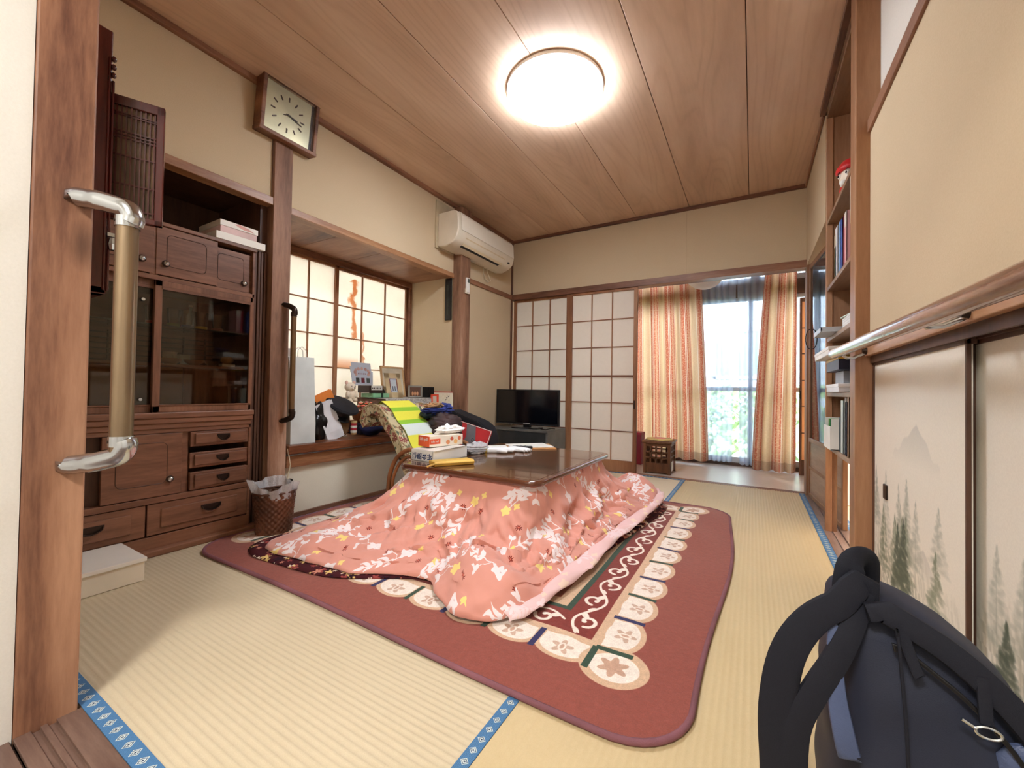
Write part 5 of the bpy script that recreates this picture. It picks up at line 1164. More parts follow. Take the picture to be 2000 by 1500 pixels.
# ================================================================ on the bay sill
def paper_bag(label, c, w_, d_, h_, rz_, m, lean=0, name='paper_bag', handles=True, roll=0):
    t_ = thing(name, label, 'bag', c, world=False, rot=(R(roll), R(lean), R(rz_))); t_.location = c
    wt = d_ * .35
    mb = MB().add([(-d_ / 2, -w_ / 2, 0), (d_ / 2, -w_ / 2, 0), (d_ / 2, w_ / 2, 0), (-d_ / 2, w_ / 2, 0),
                   (-d_ / 2, -w_ / 2, h_ * .22), (d_ / 2, -w_ / 2, h_ * .22), (d_ / 2, w_ / 2, h_ * .22), (-d_ / 2, w_ / 2, h_ * .22), (0, -w_ / 2 + d_ * .02, h_ * .24), (0, w_ / 2 - d_ * .02, h_ * .24),
                   (-wt / 2, -w_ / 2, h_), (wt / 2, -w_ / 2, h_), (wt / 2, w_ / 2, h_), (-wt / 2, w_ / 2, h_), (0, -w_ / 2 + wt * .45, h_ * .985), (0, w_ / 2 - wt * .45, h_ * .985)],
                  [(0, 3, 2, 1), (0, 1, 5, 8, 4), (3, 7, 9, 6, 2), (0, 4, 7, 3), (1, 2, 6, 5), (4, 8, 14, 10), (8, 5, 11, 14), (7, 13, 15, 9), (9, 15, 12, 6), (4, 10, 13, 7), (5, 6, 12, 11)])
    obj('bag_body', mb, m, t_, solid=.0015, fixn=True)
    if handles:
        for s_ in (-1, 1): obj('handle', MB().tube([(s_ * wt / 2, -w_ * .18, h_ * .97), (s_ * wt / 2, -w_ * .16, h_ * 1.08), (s_ * wt / 2, 0, h_ * 1.12), (s_ * wt / 2, w_ * .16, h_ * 1.08), (s_ * wt / 2, w_ * .18, h_ * .97)], .0025, 6), m, t_, smooth=True)
    return t_
Zs = .4355
m_bagw = plain((212, 218, 216), .55, var=.04, bump=.35, bscale=9)
paper_bag('tall pale silver paper bag at the left end of the sill', (-2.42, 1.525, Zs), .155, .10, .53, -3, m_bagw)
paper_bag('grey paper bag standing close to the window behind the silver one', (-2.66, 1.53, Zs), .17, .08, .60, 0, plain((186, 176, 166), .6))
paper_bag('orange paper bag leaning between the white bag and the black cap', (-2.50, 1.86, Zs), .155, .05, .33, -4, plain((238, 138, 58), .55), 0, roll=24, handles=False)
paper_bag('white glossy paper bag leaning in front of the orange bag', (-2.44, 1.79, Zs), .12, .06, .26, -4, plain((228, 228, 232), .3, bump=.4, bscale=12), 0, roll=20, handles=False)
t_ = thing('plastic_bag', 'black crumpled plastic bag between the silver and white paper bags', 'bag', (-2.48, 1.68, Zs)); obj('bag', blob((-2.48, 1.68, Zs + .10), (.07, .075, .14), 7.7, .12, 40, 30, 3, flat=Zs), plain((26, 24, 24), .3, var=.3, bump=.7, bscale=30), t_, smooth=True, fixn=False)
dl = thing('plush_toy', 'sitting plush toy with a red and white striped sock under the black cap', 'plush toy', (-2.47, 1.90, Zs))
m_pl = plain((150, 116, 80), .95, var=.2, bump=.8, bscale=250)
obj('body', blob((-2.49, 1.885, Zs + .10), (.055, .055, .10), 1, .03, flat=Zs), m_pl, dl, smooth=True, fixn=False); obj('head', MB().ball((-2.48, 1.88, Zs + .20), .045), plain((40, 30, 26), .9), dl, smooth=True)
for k, c in enumerate([(176, 140, 90), (226, 222, 210), (168, 40, 50), (226, 222, 210), (168, 40, 50), (190, 160, 110)]):
    obj('striped_leg', MB().lathe([(.001, 0), (.019, .004), (.021, .011), (.019, .018), (.001, .019)] if k == 0 else [(.020, 0), (.0225, .009), (.020, .018)], (-2.425, 1.935, Zs + .012 + .0165 * k), 14), plain(c, .9, bump=.4, bscale=300), dl, smooth=True)
cp = thing('cap', 'flat black peaked cap perched on the striped plush toy', 'cap', (-2.47, 1.87, .68), world=False, rot=(R(-12), R(30), R(-10))); cp.location = (-2.455, 1.86, .655)
obj('crown', MB().lathe([(.001, .022), (.07, .024), (.112, .014), (.118, .002), (.108, -.012), (.075, -.022)], (0, 0, 0), 36), m_blackcloth, cp, smooth=True)
obj('band', MB().lathe([(.075, -.020), (.078, -.05), (.07, -.05)], (0, 0, 0), 30, cap=False), m_black, cp, smooth=True, fixn=False)
obj('peak', MB().grid(lambda u, v: ((.072 + .045 * v * math.sin(math.pi * u)) * math.cos(R(-50 + 100 * u)), (.072 + .045 * v * math.sin(math.pi * u)) * math.sin(R(-50 + 100 * u)), -.046 - .022 * v), 16, 5), m_black, cp, smooth=True, solid=.003, fixn=False)
nb = thing('pouch', 'dark navy cloth pouch between the plush toy and the chair', 'pouch', (-2.41, 2.08, Zs)); obj('body', blob((-2.415, 2.08, Zs + .05), (.055, .10, .055), 2.5, .07, 30, 20, 2, flat=Zs), plain((22, 24, 58), .9, var=.2), nb, smooth=True, fixn=False)
# low chest with lace cover at the far end of the bay
lc = thing('chest', 'low dark chest under a pale lace cloth in the bay', 'chest', (-2.62, 2.57, Zs))
obj('body', B(-2.80, -2.44, 2.26, 2.86, Zs, .698), m_cab, lc, bev=.004); 
lt = MB()
def lac(u, v):
    y = 2.225 + .65 * u; s_ = v * .56
    if s_ < .35: p = (-2.79 + s_, .7015)
    else: p = (-2.44 + .012 + .06 * (s_ - .35), .7015 - (s_ - .35) * .92)
    return (p[0] + .003 * math.sin(u * 40) * (v > .6), y, p[1] + (.002 * math.sin(u * 31 + v * 9)))
t = NT('grey_lace'); v_ = t.coord(); w_ = t.noise(v_, 60, 4, .7, 1.2); t.bump(w_, .8, .004); m_lace = t.fin(t.ramp(w_, [(.35, (120, 116, 110)), (.6, (206, 204, 198))]), .9)
lc2 = single('cloth', MB().grid(lac, 60, 30), m_lace, 'pale grey lace cloth spread over the low chest', 'cloth', smooth=True, fixn=False)
Zc = .704
def frame_obj(name, label, cat, c, w_, h_, rz_, lean, border, mf, mi, th=.012):
    t_ = thing(name, label, cat, c, world=False, rot=(0, R(lean), R(rz_))); t_.location = c
    obj('frame', MB().box(-th, 0, -w_ / 2, -w_ / 2 + border, 0, h_).box(-th, 0, w_ / 2 - border, w_ / 2, 0, h_).box(-th, 0, -w_ / 2, w_ / 2, 0, border).box(-th, 0, -w_ / 2, w_ / 2, h_ - border, h_), mf, t_, bev=.0015)
    obj('picture', MB().box(-th + .001, -.003, -w_ / 2 + border * .9, w_ / 2 - border * .9, border * .9, h_ - border * .9), mi, t_); return t_
o = frame_obj('certificate_frame', 'light wood framed certificate at the back of the lace-covered chest', 'frame', (-2.745, 2.62, Zc), .27, .275, 0, -9, .016, plain((206, 166, 118), .5), plain((220, 208, 182), .6))
for k in range(5): obj('writing', MB().box(-.003, -.0022, -.08, .07 - .02 * (k % 2), .20 - .022 * k, .203 - .022 * k), plain((120, 104, 90), .7), o)
o = frame_obj('photo_mount', 'beige photo mount with a maroon-edged window leaning at the front of the lace cloth', 'frame', (-2.58, 2.47, Zc), .15, .215, -12, -17, .045, plain((206, 182, 140), .6), plain((196, 204, 210), .5), .006)
obj('maroon_edge', MB().box(0, .001, -.036, -.030, .05, .165).box(0, .001, .030, .036, .05, .165).box(0, .001, -.036, .036, .159, .165), plain((116, 30, 44), .5), o)
for s_ in (-1, 1): obj('figure_print', MB().box(-.002, -.001, s_ * .010 - .004, s_ * .010 + .004, .06, .10), plain((90, 96, 110), .6), o)
o = frame_obj('framed_photo', 'small pewter photo frame on the right end of the lace cloth', 'frame', (-2.51, 2.63, Zc), .12, .105, -38, -8, .014, plain((150, 150, 144), .3, .6), plain((96, 62, 42), .4))
for k in range(3): obj('figure_print', MB().ball((-.002, -.022 + .02 * k, .035), (.002, .009, .018), 8, 6), plain((206, 150, 108), .5), o, smooth=True)
# things on the near part of the chest
gbx = thing('gift_box', 'mint green box tied with a dark ribbon on the chest', 'box', (-2.66, 2.28, Zc)); obj('box', B(-2.72, -2.58, 2.235, 2.40, Zc + .001, Zc + .035), plain((134, 190, 148), .5), gbx, bev=.002)
obj('ribbon', B(-2.722, -2.578, 2.315, 2.335, Zc, Zc + .037), plain((30, 60, 44), .5), gbx)
bx2 = thing('box', 'dark brown box with a white lettered label on the green box', 'box', (-2.66, 2.26, .74)); obj('box', B(-2.72, -2.585, 2.20, 2.34, .742, .80), plain((52, 38, 34), .4), bx2, bev=.002); obj('label_print', B(-2.585, -2.584, 2.22, 2.33, .765, .80), plain((220, 216, 206), .5), bx2)
for k in range(6): obj('lettering', B(-2.584, -2.5836, 2.228 + .016 * k, 2.237 + .016 * k, .772, .784), m_bronze, bx2)
cr = thing('greeting_card', 'large grey-blue card with a garland print in front of the bay window', 'card', (-2.76, 2.25, .80), world=False, rot=(0, R(-8), R(4))); cr.location = (-2.735, 2.265, .802)
obj('sheet', MB().prism([(-.105, 0), (.105, 0), (.118, .115), (.100, .118), (.096, .185), (-.108, .185), (-.104, .150), (-.120, .150)], 'X', -.004, 0), plain((184, 190, 202), .7, var=.02), cr)
gp = [(math.cos(a) * .075, .105 + math.sin(a) * .032) for a in np.linspace(R(-30), R(210), 9)]
for k, (a_, b_) in enumerate(gp): obj('garland_print', MB().lathe([(.014, 0), (.014, .0008)], (0, a_, b_), 12, 'X'), plain([(210, 170, 160), (196, 150, 140)][k % 2], .7), cr)
for k in range(5): obj('lettering', MB().box(0, .0006, -.045 + .018 * k, -.034 + .018 * k, .088, .100), plain((160, 130, 140), .7), cr)
for k in range(3): obj('portrait_print', MB().box(0, .0008, -.07 + .055 * k, -.035 + .055 * k, .02, .06), plain([(60, 60, 56), (110, 40, 50), (76, 84, 80)][k], .7), cr)
single('speaker', B(-2.58, -2.50, 2.79, 2.86, Zc, Zc + .095), m_black, 'small black box speaker beside the pewter photo frame', 'speaker', bev=.004)
single('vase', MB().lathe([(.03, 0), (.038, .03), (.03, .06), (.018, .07), (.02, .075)], (-2.72, 2.44, Zc), 18), m_black, 'round black jar between the brown box and photo mount', 'jar', smooth=True)
o = frame_obj('framed_photo', 'bright orange framed card on the sill beyond the chest', 'frame', (-2.43, 2.84, .565), .07, .20, -35, -4, .018, plain((232, 84, 50), .5), plain((210, 190, 170), .6))
o.location = (-2.40, 2.76, Zs + .101)
single('book', B(-2.46, -2.38, 2.71, 2.80, Zs, Zs + .10), plain((70, 60, 70), .6), 'stack of dark books under the orange framed card', 'books', bev=.003)
cd_ = thing('calendar', 'cream striped calendar with music notes standing at the end of the sill', 'calendar', (-2.33, 2.86, Zs), world=False, rot=(R(0), R(-6), R(-46))); cd_.location = (-2.375, 2.845, Zs + .08)
obj('sheet', MB().box(-.004, 0, -.085, .085, 0, .24), plain((232, 222, 196), .7, var=.02), cd_); obj('binding', MB().box(-.007, .003, -.085, .085, .235, .245), plain((196, 90, 80), .6), cd_)
for k in range(14): obj('stripe_print', MB().prism([(-.08 + .012 * k, .09), (-.078 + .012 * k, .09), (max(-.08, -.12 + .012 * k) if k > 3 else -.08, .228), (max(-.082, -.122 + .012 * k) if k > 3 else -.082, .228)], 'X', 0, .0005), plain((214, 196, 160), .7), cd_)
for a_, b_ in ((.03, .19), (.045, .20), (.02, .17), (.0, .13), (.012, .12)): obj('note_print', MB().lathe([(.005, 0), (.005, .0008)], (0, a_, b_), 8, 'X').box(0, .0008, a_ + .004, a_ + .0055, b_, b_ + .022), m_black, cd_)
obj('foot', MB().box(-.03, .02, -.07, .07, -.08, 0), plain((222, 216, 206), .6), cd_)
# white bear and dried flowers
wb_ = thing('plush_bear', 'small cream teddy bear sitting among the dried flowers', 'plush toy', (-2.58, 2.02, .66))
m_wb = plain((236, 222, 202), .95, var=.05, bump=.7, bscale=300); c = (-2.58, 2.02, .70)
obj('head', MB().ball((c[0], c[1], c[2] + .085), (.038, .042, .036)), m_wb, wb_, smooth=True); obj('body', MB().ball((c[0], c[1] + .005, c[2] + .025), (.036, .038, .045)), m_wb, wb_, smooth=True)
for s_ in (-1, 1):
    obj('ear', MB().ball((c[0], c[1] + s_ * .033, c[2] + .118), (.008, .014, .014)), plain((226, 186, 172), .95), wb_, smooth=True); obj('eye', MB().ball((c[0] + .035, c[1] + s_ * .014, c[2] + .092), .0035, 8, 6), m_black, wb_)
    obj('arm', MB().ball((c[0] + .022, c[1] + s_ * .036, c[2] + .03), (.014, .013, .026)), m_wb, wb_, smooth=True); obj('leg', MB().ball((c[0] + .028, c[1] + s_ * .022, c[2] - .012), (.02, .016, .016)), m_wb, wb_, smooth=True)
obj('muzzle', MB().ball((c[0] + .034, c[1], c[2] + .075), (.013, .014, .010)), m_wb, wb_, smooth=True); obj('nose', MB().ball((c[0] + .046, c[1], c[2] + .079), .004, 8, 6), m_bronze, wb_)
fb = thing('flower_basket', 'wicker basket of dried orange and pink flowers beside the cap', 'flowers', (-2.58, 2.06, Zs))
obj('basket', MB().lathe([(.06, Zs + .12), (.085, Zs + .15), (.095, Zs + .21), (.088, Zs + .21), (.055, Zs + .14)], (-2.55, 2.13, -.036), 24), plain((156, 100, 64), .7, var=.3, bump=.8, bscale=120), fb, smooth=True)
single('box', B(-2.64, -2.48, 2.045, 2.225, Zs, Zs + .082), plain((44, 40, 66), .7), 'dark box holding up the flower basket', 'box', bev=.004)
fcol = [(232, 140, 110), (226, 112, 84), (238, 206, 180), (206, 120, 128), (176, 190, 130), (240, 224, 200)]
for k in range(46):
    a = rng.rand() * 6.28; r_ = .10 * math.sqrt(rng.rand()); p = (-2.55 + r_ * math.cos(a), 2.11 + r_ * 1.25 * math.sin(a), Zs + .175 + .05 * (1 - (r_ / .1) ** 2) + .02 * rng.rand())
    q = MB()
    for j in range(6):
        b_ = j * 1.047; q.ball((p[0] + .008 * math.cos(b_), p[1] + .008 * math.sin(b_), p[2]), (.007, .007, .005), 6, 4)
    q.ball((p[0], p[1], p[2] + .003), .005, 6, 4); obj('flower', q, plain(fcol[k % 6], .9), fb, smooth=True)
lv = MB()
for k in range(90):
    a = rng.rand() * 6.28; r_ = .06 + .06 * rng.rand(); x, y, z = -2.55 + r_ * math.cos(a), 2.11 + r_ * 1.3 * math.sin(a), Zs + .165 + .07 * rng.rand(); l_ = .022
    lv.add([(x, y, z), (x + l_ * .4 * math.cos(a + .5), y + l_ * .4 * math.sin(a + .5), z + .004), (x + l_ * math.cos(a), y + l_ * math.sin(a), z + .012), (x + l_ * .4 * math.cos(a - .5), y + l_ * .4 * math.sin(a - .5), z + .004)], [(0, 1, 2, 3)])
obj('leaves', lv, plain((120, 118, 80), .8, var=.3), fb, kind='stuff', fixn=False)

# ================================================================ television and its stand
ts = thing('tv_stand', 'low dark grey television stand in the corner', 'tv stand', (-2.0, 3.66, 0))
m_ts = plain((104, 104, 100), .4, var=.08); m_tsd = plain((34, 34, 36), .4)
obj('top', B(-2.33, -1.64, 3.45, 3.88, .385, .405), m_ts, ts, bev=.003); obj('side_panel', B(-2.33, -2.31, 3.46, 3.88, .02, .385), m_ts, ts); obj('side_panel', B(-1.66, -1.64, 3.46, 3.88, .02, .385), m_ts, ts)
obj('shelf_board', B(-2.31, -1.66, 3.47, 3.88, .20, .215), m_ts, ts); obj('back_panel', B(-2.31, -1.66, 3.87, 3.88, .02, .385), m_tsd, ts); obj('base', B(-2.33, -1.64, 3.45, 3.88, 0.002, .03), m_tsd, ts)
obj('glass_door', B(-2.31, -1.66, 3.452, 3.457, .22, .383), plain((56, 58, 58), .12, spec=.8), ts)
tv = thing('television', 'black flat television showing a dark screen on the stand', 'television', (-1.945, 3.62, .405))
obj('bezel', MB().box(-2.30, -1.59, 3.60, 3.632, .437, .79).box(-2.2, -1.7, 3.63, 3.67, .48, .74), m_black, tv, bev=.006, smooth=True)
obj('screen', B(-2.283, -1.607, 3.598, 3.601, .462, .776), plain((10, 12, 18), .12, var=.0, spec=.7), tv)
obj('neck', B(-1.98, -1.91, 3.605, 3.65, .412, .45), m_black, tv, bev=.003); obj('foot', MB().prism([(x_, y_) for x_, y_ in rrect(-2.09, -1.80, 3.53, 3.72, .04)], 'Z', .4055, .414), m_black, tv, bev=.002)
obj('lower_trim', B(-2.29, -1.60, 3.5975, 3.60, .441, .447), plain((120, 124, 130), .2, .8), tv)
for k in range(9): obj('lettering', B(-1.975 + .0085 * k, -1.969 + .0085 * k, 3.5965, 3.598, .4505, .4555), m_white, tv)
single('cable', MB().tube([(-1.80, 3.60, .42), (-1.76, 3.56, .411), (-1.70, 3.54, .410), (-1.67, 3.60, .418), (-1.66, 3.66, .411)], .0045, 8), m_black, 'black cable curled beside the television foot', 'cable', smooth=True)

# ================================================================ veranda
vf = struct('window_2', MB().box(-2.4, 1.05, 5.10, 5.16, 1.83, 1.98), wood('dark_transom_wood', (60, 44, 38), (92, 70, 58), (120, 96, 80), 'X', .5), bev=.003)
m_alu = plain((196, 200, 206), .4, .3, .02)
def sash(x0, x1, y, z0, z1, midz):
    q = MB().box(x0, x0 + .045, y, y + .025, z0, z1).box(x1 - .045, x1, y, y + .025, z0, z1).box(x0, x1, y, y + .025, z0, z0 + .06).box(x0, x1, y, y + .025, z1 - .04, z1)
    if midz: q.box(x0, x1, y, y + .025, midz, midz + .045)
    o = obj('sash_frame', q, m_alu, vf, bev=.002); obj('pane', B(x0 + .04, x1 - .04, y + .010, y + .014, z0 + .05, z1 - .03), m_glass, o)
for k, (a, b) in enumerate([(-2.35, -1.5), (-1.54, -.66), (-.70, .0), (-.045, .66), (.62, 1.05)]):
    sash(a, b, 5.115 + .028 * (k % 2), .03, 1.83, .81)
for a, b in [(-2.35, -1.5), (-1.5, -.66), (-.66, .02), (.02, .66), (.66, 1.05)]: sash(a, b, 5.12, 1.98, 2.3, 0)
struct('trim_25', B(-2.4, 1.05, 5.08, 5.2, -.03, .03), m_gray_sill)
def curtain(name, label, x0t, x1t, x0b, x1b, y, z0, z1, folds, amp, m, u0, seed, nu=140, parent_rail=None, pull=1.0):
    t_ = thing(name, label, 'curtain', ((x0b + x1b) / 2, y, z0))
    L = abs(x1b - x0b) * 1.45
    def fn(u, v):
        vv = v; k = vv ** 1.3
        x = (x0b + (x1b - x0b) * u) * (1 - k) + (x0t + (x1t - x0t) * u) * k
        ph = u * folds * 2 * math.pi + seed + .5 * math.sin(u * 9 + seed * 2)
        a = amp * (1.1 - .35 * v); yy = y + a * math.sin(ph) + a * .35 * math.sin(ph * .5 + 1 + v) + .006 * math.sin(v * 5 + u * 20)
        return (x + a * .35 * math.cos(ph), yy, z0 + (z1 - z0) * v + (.006 * math.sin(ph) if v == 0 else 0))
    mb = MB().grid(fn, nu, 26, uvf=lambda u, v: (u0 + u * L, v * (z1 - z0) / 1.0 * 1.0))
    obj('panel', mb, m, t_, smooth=True, fixn=False); return t_
curtain('curtain', 'orange striped curtain on the left side of the veranda window', -1.62, -.515, -1.62, -.425, 4.96, .04, 2.22, 8, .032, m_curtain, 0.0, 1.2, 220)
curtain('curtain', 'orange striped curtain on the right, beside the amber-paned door', .12, .385, .0, .385, 4.93, .008, 2.22, 4, .034, m_curtain, .15, 2.4, 130)
curtain('sheer_curtain', 'white sheer curtain hanging on the left half of the window', -.60, -.16, -.50, -.20, 5.045, .045, 2.22, 6, .022, m_sheer, 0, .4, 120)
curtain('sheer_curtain', 'white sheer curtain hanging on the right half of the window', -.155, .20, -.12, .14, 5.055, .025, 2.22, 5, .02, m_sheer, 0, 2.0, 110)
rl = thing('curtain_rail', 'pale double curtain rail above the veranda window', 'curtain rail', (-.5, 5.0, 2.22)); obj('rail', MB().box(-2.3, .95, 4.92, 4.94, 2.225, 2.245).box(-2.3, .95, 5.04, 5.06, 2.225, 2.245), m_ivory, rl)
for x in (-2.2, -.7, .8): obj('bracket', B(x - .01, x + .01, 4.92, 5.12, 2.245, 2.26), m_ivory, rl)
pdn = thing('pendant_lamp', 'round white paper pendant lamp on the veranda', 'lamp', (-.43, 4.55, 1.83))
obj('paper_shade', MB().ball((-.425, 4.55, 2.015), (.19, .19, .18), 36, 24), paper_mat('lamp_shade_paper', (240, 236, 230), .3), pdn, smooth=True); obj('cord', MB().tube([(-.425, 4.55, 2.19), (-.425, 4.55, 2.3)], .004, 6), m_black, pdn)
# glazed lattice door standing at the right end of the veranda
w = struct('door_5', MB().box(.392, .412, 4.86, 4.885, .0, 1.73).box(.80, .83, 4.86, 4.885, .0, 1.73).box(.412, .80, 4.86, 4.885, 0, .15).box(.412, .80, 4.86, 4.885, 1.69, 1.73), m_wz, bev=.002)
zz = [.15, .41, .67, .92, 1.18, 1.43, 1.69]
for a, b in zip(zz[:-1], zz[1:]):
    for x0, x1 in ((.412, .60), (.60, .80)): obj('amber_pane', B(x0, x1, 4.872, 4.874, a, b), m_amber, w)
for zv in zz[1:-1]: obj('lattice_bar', B(.412, .80, 4.862, 4.87, zv - .005, zv + .005), m_wx, w)
obj('lattice_bar', B(.597, .603, 4.862, 4.87, .15, 1.69), m_wz, w); obj('door_pull', B(.397, .407, 4.855, 4.86, .74, .82), m_bronze, w)
# lattice stool with its cushion and the red box behind
st = thing('stool', 'low wooden lattice-sided stool just beyond the far threshold', 'stool', (-.79, 4.25, 0))
sx0, sx1, sy0, sy1, sh = -.915, -.665, 4.10, 4.40, .315
obj('seat', B(sx0 - .012, sx1 + .012, sy0 - .012, sy1 + .012, sh - .022, sh), m_stool, st, bev=.004)
for x in (sx0, sx1 - .025):
    for y in (sy0, sy1 - .025): obj('leg', B(x, x + .025, y, y + .025, 0.001, sh - .022), m_stool, st, bev=.002)
for ax in ('f', 'b', 'l', 'r'):
    def bxp(a0, a1, z0, z1):
        if ax == 'f': return B(sx0 + .025 + a0, sx0 + .025 + a1, sy0 + .006, sy0 + .018, z0, z1)
        if ax == 'b': return B(sx0 + .025 + a0, sx0 + .025 + a1, sy1 - .018, sy1 - .006, z0, z1)
        k = 1.25
        if ax == 'l': return B(sx0 + .006, sx0 + .018, sy0 + .025 + a0 * k, sy0 + .025 + a1 * k, z0, z1)
        return B(sx1 - .018, sx1 - .006, sy0 + .025 + a0 * k, sy0 + .025 + a1 * k, z0, z1)
    obj('side_panel', bxp(0, .20, .015, .105), m_stool, st); obj('top_rail', bxp(0, .20, .262, .292), m_stool, st)
    for k in range(3): obj('lattice_bar', bxp(.04 + .05 * k - .006, .04 + .05 * k + .010, .105, .262), m_stool, st)
    for k in range(2): obj('lattice_bar', bxp(0, .20, .148 + .053 * k, .162 + .053 * k), m_stool, st)
obj('label_card', B(sx1 + .0005, sx1 + .002, sy0 + .05, sy0 + .13, .03, .12), m_white, st)
ps = thing('seat_pad', 'flat round patterned cloth pad lying on the stool', 'cushion', (-.79, 4.25, sh)); obj('pad', MB().lathe([(.08, sh + .001), (.125, sh + .004), (.12, sh + .014), (.001, sh + .018)], (-.79, 4.24, 0), 24), plain((226, 196, 130), .9, var=.15, bump=.5, bscale=120), ps, smooth=True)
obj('pink_print', MB().lathe([(.06, sh + .016), (.06, sh + .0195)], (-.79, 4.24, 0), 20), plain((230, 140, 140), .9), ps)
rb = thing('box', 'dark red box standing on the veranda behind the shoji', 'box', (-1.13, 4.62, 0)); obj('body', B(-1.24, -1.03, 4.52, 4.68, .001, .32), plain((136, 28, 52), .5), rb, bev=.003); obj('lid', B(-1.243, -1.027, 4.517, 4.683, .32, .345), plain((150, 34, 58), .5), rb, bev=.002)

# ================================================================ glazed door on the right, standing before the next room
dg = struct('door_6', MB().box(.374, .398, 3.02, 3.05, .003, 1.79).box(.374, .398, 3.885, 3.915, .003, 1.79).box(.374, .398, 3.05, 3.885, 1.755, 1.79).box(.374, .398, 3.05, 3.885, .42, .45).box(.374, .398, 3.05, 3.885, .003, .03), m_shelf, bev=.002)
m_refl = plain((34, 36, 40), .02, var=0.0, spec=.8); 
obj('pane', B(.382, .388, 3.05, 3.885, .45, 1.755), m_refl, dg); obj('wood_panel', B(.382, .39, 3.05, 3.885, .03, .42), m_shelfy, dg); obj('crossbar', B(.376, .384, 3.05, 3.885, .215, .235), m_shelf, dg)
obj('ring_handle', MB().tube([(.374 - .028 * math.sin(a), 3.87, 1.21 + .075 * math.cos(a)) for a in np.linspace(0, math.pi, 14)], .0035, 6), m_bronze, dg, smooth=True)

hp = Vector((.386, 3.915, 0)); dg.matrix_world = Matrix.Translation(hp) @ Matrix.Rotation(R(5), 4, 'Z') @ Matrix.Translation(-hp)

# ================================================================ open bookshelf in the right-hand opening
bs = thing('bookshelf', 'tall open wooden bookshelf in the opening beside the handrail', 'bookshelf', (.48, 2.6, 0.003))
bx0, bx1, by0, by1 = .366, .60, 2.175, 2.985
obj('side_panel', B(bx0, bx1, by1 - .025, by1, .48, 2.40), m_shelf, bs, bev=.002); obj('side_panel', B(bx0 + .02, bx1, by0, by0 + .02, .48, 2.40), m_shelf, bs, bev=.002)
obj('front_post', B(bx0 - .002, bx0 + .028, by1 - .03, by1 + .002, .003, 2.40), m_pillar, bs, bev=.002)
obj('leg', B(bx0 + .028, bx0 + .052, by1 - .022, by1, .003, .48), m_shelf, bs); obj('leg', B(bx0 + .02, bx0 + .06, by0, by0 + .025, .003, .48), m_shelf, bs); obj('leg', B(bx1 - .03, bx1, by1 - .028, by1, .003, .48), m_shelf, bs); obj('leg', B(bx1 - .03, bx1, by0, by0 + .025, .003, .48), m_shelf, bs)
obj('back_panel', B(bx1, bx1 + .01, by0, by1, .48, 2.40), m_shelf, bs); obj('top_board', B(bx0, bx1, by0, by1, 2.39, 2.41), m_shelfy, bs)
for z in (1.79, 1.40, 1.105, .795, .50): obj('shelf_board', B(bx0 + .002, bx1, by0 + .02, by1 - .025, z - .022, z), m_shelfy, bs, bev=.002)
def book(label, y, z, t_, h_, d_, c, pc=(232, 226, 210), tilt=0, x=.375, group=None, band=None):
    b_ = thing('book', label, 'book', (x, y, z), world=False, rot=(R(tilt), 0, 0), group=group); b_.location = (x, y, z)
    obj('cover', MB().box(0, d_, 0, .0025, 0, h_).box(0, d_, t_ - .0025, t_, 0, h_).box(0, .003, 0, t_, 0, h_), plain(c, .5, var=.03), b_); obj('pages', MB().box(.003, d_ - .004, .0025, t_ - .0025, .003, h_ - .003), plain(pc, .8), b_)
    if band: obj('spine_band', B(-.0006, .0, 0.0, t_, h_ * .72, h_), plain(band, .5), b_)
    return b_
def row(specs, y, z):
    for lab, t_, h_, d_, c, tilt, band in specs:
        book(lab, y, z, t_, h_, d_, c, tilt=tilt, band=band); y -= t_ + .004 + abs(math.sin(R(tilt))) * h_ * .0
row([('dark green book with a cream top half, far end of the upper book row', .045, .235, .17, (44, 84, 62), 0, (226, 214, 190)), ('thick white book beside the green one in the upper row', .075, .265, .18, (226, 226, 228), 0, None),
     ('light blue book in the upper row', .04, .26, .18, (126, 166, 214), 0, None), ('mid blue book in the upper row next to the light blue', .035, .255, .18, (62, 96, 178), 0, None), ('narrow navy book in the upper row', .025, .25, .17, (38, 36, 92), 0, None),
     ('crimson book in the upper row leaning slightly', .04, .25, .17, (176, 44, 66), -2, None), ('pink and cream book nearest the pillar in the upper row', .05, .25, .17, (226, 170, 170), 0, (236, 228, 214))], 2.72, 1.4005)
dm_ = thing('figurine', 'round daruma doll with a red hood and white face on the top shelf', 'figurine', (.42, 2.60, 1.79))
obj('face', blob((.425, 2.60, 1.870), (.055, .062, .073), 0, .0, 30, 20), plain((238, 224, 204), .5), dm_, smooth=True, fixn=False)
obj('hood', MB().lathe([(.001, .055), (.045, .045), (.067, .015), (.070, 0), (.064, -.008)], (.425, 2.60, 1.905), 28), plain((206, 34, 36), .5), dm_, smooth=True); obj('base', MB().lathe([(.045, 1.791), (.055, 1.81), (.05, 1.825)], (.425, 2.60, 0), 24), plain((206, 34, 36), .5), dm_, smooth=True)
for s_ in (-1, 1):
    a = R(215 + s_ * 24); ex, ey = .425 + .054 * math.cos(a), 2.60 + .058 * math.sin(a)
    obj('eye', MB().ball((ex, ey, 1.878), (.010, .012, .012), 10, 8), m_white, dm_, smooth=True); obj('pupil', MB().ball((ex - .007, ey - .005, 1.878), (.005, .006, .006), 8, 6), m_black, dm_); obj('eyebrow', MB().tube([(ex - .004, ey - .012, 1.894), (ex - .006, ey, 1.899), (ex - .004, ey + .012, 1.895)], .0022, 6), m_black, dm_)
obj('beard', MB().ball((.385, 2.56, 1.832), (.02, .02, .016), 10, 8), m_white, dm_, smooth=True)
